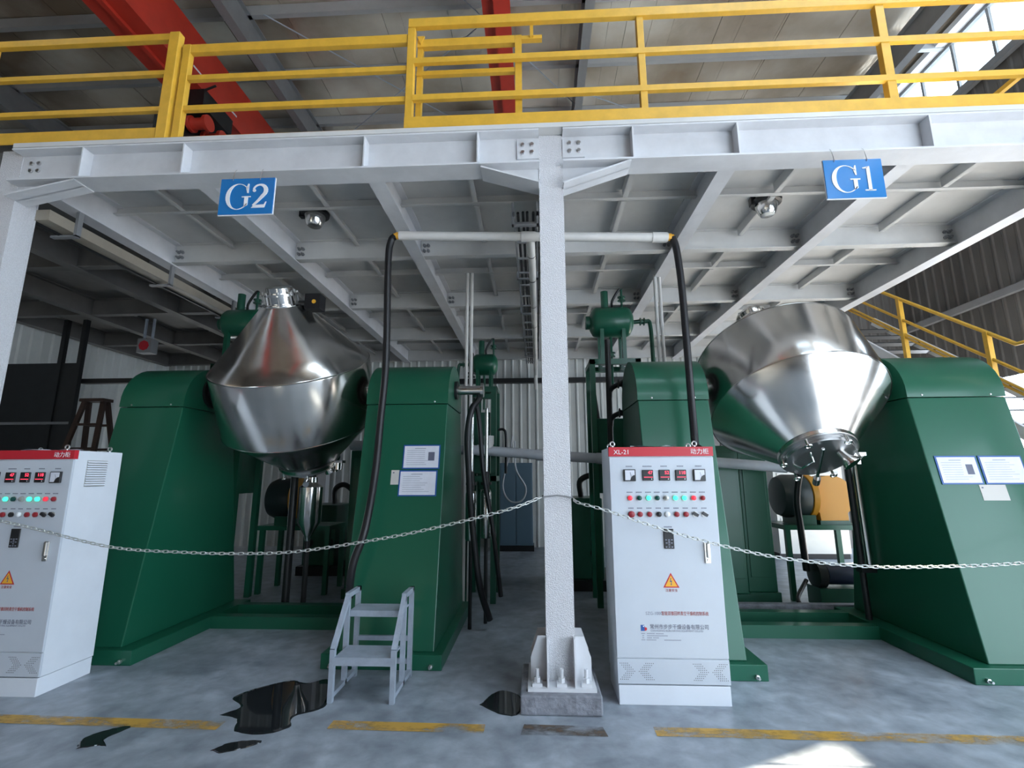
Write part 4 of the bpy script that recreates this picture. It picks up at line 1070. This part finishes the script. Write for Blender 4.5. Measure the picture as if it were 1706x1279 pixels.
# discharge pipes beneath the vessels
for xx, yy, lb in ((3.37, 5.45, 'black and steel discharge pipe standing right of the orange motor'),):
    t = thing('discharge_pipe', lb, 'pipe', (xx, yy, 0))
    MB().cyl((xx, yy, .121), (xx - .02, yy, 1.70), .03, n=12).build('black_post', BLKS, t)
    MB().cyl((xx + .075, yy, .65), (xx + .06, yy, 1.70), .03, n=12).build('steel_pipe', STEEL2, t)
    MB().box(xx - .04, xx + .11, yy - .05, yy + .05, .58, .65).build('clamp', BLKS, t, smooth=False)
sv = thing('solvent_receiver', 'tall stainless receiver flask standing in shadow below the left vessel', 'receiver', (-2.80, 6.0, 0))
MB().lathe([(0, .03), (.05, .04), (.22, .14), (.64, .14), (.70, .07), (.76, .07)], (-2.80, 6.0, .80), (0, 0, 1), 28).build('flask', STEEL2, sv)
MB().cyl((-2.80, 6.0, 1.56), (-2.80, 6.0, 1.72), .05, n=12).cyl((-2.80, 6.0, 0), (-2.80, 6.0, .8), .03, n=10).build('stand_pipe', BLKS, sv)
MB().cyl((-3.02, 6.0, 0), (-3.02, 6.0, 1.75), .045, n=10).build('black_post', BLKS, sv)

# tall green housings behind each vessel
gg = 'green housings behind the vessels'
for x0, x1, y0, y1, h, lb in ((2.25, 2.62, 6.5, 7.1, 1.95, 'dark green tank housing behind the right vessel at left'), (2.66, 3.02, 6.6, 7.0, 1.90, 'narrow green post housing left of the orange motor'),
                              (-2.55, -1.55, 6.6, 7.2, 1.92, 'dark green housing behind the left vessel and notice pedestal')):
    t = thing('green_housing', lb, 'housing', ((x0 + x1) / 2, (y0 + y1) / 2, 0), gg)
    MB().box(x0, x1, y0, y1, .12, h).build('casing', GRN, t, smooth=False, bevel=.01)
    MB().box(x0 + .04, x1 - .04, y0 - .012, y0, .3, h - .1).build('access_panel', GRN, t, smooth=False, bevel=.004)
    MB().box(x0 - .02, x1 + .02, y0 - .03, y1, 0, .12).build('plinth', GRN2, t, smooth=False)
# concrete kerb across the back
tag(MB().box(.9, 4.3, 5.975, 6.07, 0, .13).build('concrete_kerb', CONC, smooth=False), 'low concrete kerb on the floor behind the right dryer', 'kerb')

# ------------------------------------------------------------------ things along the back
bc = thing('back_cabinet', 'blue grey steel cabinet standing against the white back wall', 'cabinet', (-.44, 10.8, 0))
MB().box(-.80, -.09, 10.6, 11.05, .12, 1.84).build('body', BGREY, bc, smooth=False, bevel=.008)
MB().box(-.78, -.46, 10.585, 10.6, .16, 1.80).build('door', BGREY, bc, smooth=False, bevel=.004)
MB().box(-.44, -.11, 10.585, 10.6, .16, 1.80).build('door', BGREY, bc, smooth=False, bevel=.004)
MB().box(-.82, -.07, 10.62, 11.05, 0, .12).build('plinth', BLKS, bc, smooth=False)
tag(MB().box(-9, 8.4, 11.06, 11.19, 3.70, 3.81).build('pipe_rack_beam', BLKS, smooth=False), 'long dark beam running along the white back wall', 'beam')
dl = MB()
tag(MB().tube(bez([(-.40, 9.0, 2.2), (-.38, 9, 1.7), (-.2, 9, 1.35), (-.28, 9, 1.12), (-.5, 9, 1.12), (-.62, 9, 1.4), (-.5, 9, 1.95), (-.44, 9, 2.3)], 8), .016, 8).build('hose_loop', PVCG), 'pale thin hose hanging in a loop before the blue grey cabinet', 'hose')
# left: black panel, ladder, red fan unit
bp_ = thing('black_panel', 'large black steel panel with gaps above at the far left back', 'panel', (-8.3, 7.5, 0))
MB().box(-9.0, -7.62, 7.5, 7.56, 0, 3.45).build('sheet', BLKS, bp_, smooth=False)
for xx in (-8.0, -7.66): MB().box(xx, xx + .07, 7.48, 7.55, 0, 4.2).build('post', BLKS, bp_, smooth=False)
MB().box(-7.66, -5.3, 7.6, 7.7, 3.12, 3.2).build('rail', BLKS, bp_, smooth=False)
MB().box(-9.0, -7.62, 7.47, 7.5, 2.42, 2.46).build('rib', GREYS, bp_, smooth=False)
ld = thing('step_ladder', 'black folding stepladder showing above the left control cabinet', 'ladder', (-5.97, 6.2, 0))
LXC, LZT = -5.97, 2.585
for sy, yb in ((-1, 5.75), (1, 6.65)):
    for sx in (-1, 1):
        MB().bar((LXC + sx * .13, 6.2 + sy * .03, LZT), (LXC + sx * .42, yb, 0), .035, .06, (1, 0, 0)).build('stile', WOOD, ld, smooth=False)
    for k in range(7):
        f = (k + 1) / 8; xx = .13 + .29 * f; yy = 6.2 + sy * .03 + (yb - 6.2 - sy * .03) * f
        MB().box(LXC - xx, LXC + xx, yy - .02, yy + .02, LZT * (1 - f) - .015, LZT * (1 - f) + .015).build('rung', WOOD, ld, smooth=False)
MB().box(LXC - .17, LXC + .17, 6.12, 6.28, LZT - .01, LZT + .03).build('top_cap', WOOD, ld, smooth=False)
rf = thing('exhaust_unit', 'hanging grey unit with red fan face in the dark left background', 'fan unit', (-6.5, 7.5, 3.7))
MB().box(-6.62, -6.38, 7.45, 7.6, 3.60, 3.84).build('casing', GREYS, rf, smooth=False)
MB().lathe([(0, .085), (.012, .085)], (-6.5, 7.45, 3.72), (0, -1, 0), 8).build('fan_face', REDB, rf, smooth=False)
for xx in (-6.58, -6.44): MB().box(xx, xx + .03, 7.5, 7.53, 3.84, 4.2).build('hanger', ZINC, rf, smooth=False)
sc = thing('white_louvre_cabinet', 'pale louvred equipment cabinet far behind the orange motor', 'cabinet', (5.2, 10.0, 0))
MB().box(4.6, 5.9, 9.8, 10.4, .1, 1.75).build('body', WALLW, sc, smooth=False)
for k in range(12): MB().box(4.66, 5.84, 9.78, 9.8, .7 + k * .085, .75 + k * .085).build('louvre', WALLW, sc, smooth=False)
MB().box(4.6, 5.9, 9.85, 10.4, 0, .1).build('plinth', BLKS, sc, smooth=False)

# ------------------------------------------------------------------ stairs at the right
sr = thing('stairs', 'steel stair with yellow handrails descending at the right of the platform', 'stairs', (6.1, 6, 0))
def sz(y): return 3.36 + (y - 7.05) * .72      # stringer centreline height
for xx in (5.68, 6.55):
    MB().bar((xx, 9.3, sz(9.3) - .50), (xx, 5.75, sz(5.75) - .50), .04, .14, (0, 0, 1)).build('stringer', WHITE, sr, smooth=False)
    if xx < 6:
        for dz in (0, .055): MB().tube([(xx, 9.2, sz(9.2) + dz), (xx, 5.8, sz(5.8) + dz), (xx, 4.6, sz(5.8) + dz)], .018, 8).build('bottom_rail', YEL, sr)
    if xx > 6: continue
    MB().tube([(xx, 9.2, sz(9.2) + .62), (xx, 5.8, sz(5.8) + .62), (xx, 4.6, sz(5.8) + .60)], .024, 10).build('handrail', YEL, sr)
    MB().tube([(xx, 9.2, sz(9.2) + .28), (xx, 5.8, sz(5.8) + .28), (xx, 4.6, sz(5.8) + .27)], .02, 10).build('mid_rail', YEL, sr)
    for yy in (8.8, 7.45, 6.14): MB().box(xx - .03, xx + .03, yy - .03, yy + .03, sz(yy) - .45, sz(yy) + .62).build('post', YEL, sr, smooth=False)
for k in range(11):
    yy = 8.9 - k * .28; MB().box(5.7, 6.53, yy - .11, yy + .11, sz(yy) - .53, sz(yy) - .515).build('tread', BLKS, sr, smooth=False)
MB().box(5.65, 6.6, 4.6, 5.75, sz(5.75) - .58, sz(5.75) - .5).build('landing', YEL, sr, smooth=False)
for xx in (5.7, 6.5):
    for yy in (4.7, 5.65): MB().box(xx - .04, xx + .04, yy - .04, yy + .04, 0, sz(5.75) - .58).build('landing_leg', YEL, sr, smooth=False)

# ------------------------------------------------------------------ red crane girders
cg = 'red overhead crane girders'
t = thing('crane_girder', 'wide red crane girder crossing the roof at upper left', 'crane girder', (-6.1, 4, 8.3), cg)
MB().box(-6.30, -5.85, -6, 11.0, 8.32, 9.25).build('box_girder', REDC, t, smooth=False)
MB().box(-6.42, -5.80, -6, 11.0, 8.28, 8.32).build('bottom_flange', REDC, t, smooth=False)
MB().box(-6.16, -6.08, -6, 11.0, 8.22, 8.28).build('rail_strip', REDC, t, smooth=False)
t = thing('crane_girder', 'narrow red girder crossing the roof above the railing gate', 'crane girder', (-.55, 4, 9), cg)
MB().box(-.60, -.33, -6, 11.0, 8.98, 9.03).build('bottom_flange', REDC, t, smooth=False)
MB().box(-.80, -.60, -6, 11.0, 9.15, 9.45).build('side_rail', REDC, t, smooth=False)
MB().box(-.50, -.45, -6, 11.0, 9.03, 9.6).build('web', REDC, t, smooth=False)
h = thing('crane_hoist', 'dark and red hoist trolley hanging under the wide red crane girder', 'hoist', (-5.9, 7.4, 7.7))
MB().box(-6.35, -5.75, 7.1, 7.9, 7.95, 8.285).build('trolley', BLKS, h, smooth=False)
for yy in (7.3, 7.7): MB().lathe([(0, .14), (.06, .14), (.06, .1), (.3, .1), (.3, .14), (.36, .14)], (-6.1, yy, 7.75), (1, 0, 0), 20).build('drum', REDC, h)
MB().box(-6.7, -6.15, 7.2, 7.8, 7.5, 7.95).build('motor_box', BLKS, h, smooth=False)
MB().tube([(-5.75, 7.1, 8.25), (-5.55, 7.1, 8.33)], .02, 6).build('arm', BLKS, h)
for yy in (7.9, 6.9): MB().box(-5.848, -5.84, yy, yy + .22, 8.55, 8.58).build('white_mark', WSIGN, h, smooth=False)

# ------------------------------------------------------------------ pump skids added to block light in the middle bay
def added_pump_skid(x0, x1, y0, y1, h, label):
    t = thing('added_pump_skid', label, 'pump', ((x0 + x1) / 2, (y0 + y1) / 2, 0), 'added light-blocking pump skids in the back')
    w = x1 - x0; ym = (y0 + y1) / 2
    MB().box(x0, x1, y0, y1, 0, .14).build('skid', BLKS, t, smooth=False)
    MB().box(x0 + .05, x0 + w * .45, y0 + .08, y1 - .08, .14, h).build('water_tank', GRN2, t, smooth=False, bevel=.02)
    MB().lathe([(0, .1), (.03, .2), (.1, .24), (w * .34, .24), (w * .36, .2), (w * .38, .08)], (x0 + w * .52, ym, .48), (1, 0, 0), 24).build('motor', MOTD, t)
    MB().box(x0 + w * .58, x0 + w * .82, ym - .16, ym + .16, .14, .26).build('motor_foot', BLKS, t, smooth=False)
    MB().tube(bez([(x0 + w * .3, ym, h), (x0 + w * .3, ym, h + .25), (x0 + w * .45, ym - .05, h + .32), (x0 + w * .6, ym - .05, h + .1), (x0 + w * .6, ym, .7)], 6), .045, 10).build('suction_pipe', BLKS, t)
    for xx in (x0 + w * .12, x0 + w * .38): MB().cyl((xx, y0 + .06, .5), (xx, y0 + .09, .5), .07, n=16).build('gauge_port', BLKS, t)
    return t
added_pump_skid(.15, 1.9, 7.1, 8.1, 1.25, 'added dark pump skid behind the XL-21 cabinet and middle column')
added_pump_skid(-2.4, -1.2, 7.6, 8.5, 1.3, 'added dark pump skid on the floor behind the notice pedestal')
added_pump_skid(-3.9, -2.6, 8.0, 8.9, 1.1, 'added dark pump skid behind the stainless receiver flask')

# ------------------------------------------------------------------ vertical conduits and small marks
for x, y, zt, zb, lb in ((1.66, 6.24, 4.24, 0, 'pair of cream vertical conduits behind the arched pedestal right of the middle column'), (-.86, 6.05, 4.24, 0, 'pair of cream vertical conduits behind the notice pedestal')):
    t = thing('vertical_conduit', lb, 'conduit', (x, y, zb), 'cream vertical conduits')
    for dx in (-.03, .03): MB().cyl((x + dx, y, zb), (x + dx, y, zt), .022, n=10).build('tube', PVC, t)
    MB().box(x - .07, x + .07, y + .022, y + .03, zb, zb + .05).build('clip', GREYS, t, smooth=False)
RUST = worn_paint(); RUST.name = 'rust_stain'; RUST.node_tree.nodes['Principled BSDF'].inputs['Base Color'].default_value = (.13, .09, .06, 1)
struct(MB().add([(-.12, 3.33, .0025), (.42, 3.33, .0025), (.40, 3.45, .0025), (-.10, 3.46, .0025)], [(0, 1, 2, 3)]).build('trim_floor_stain', RUST, smooth=False))
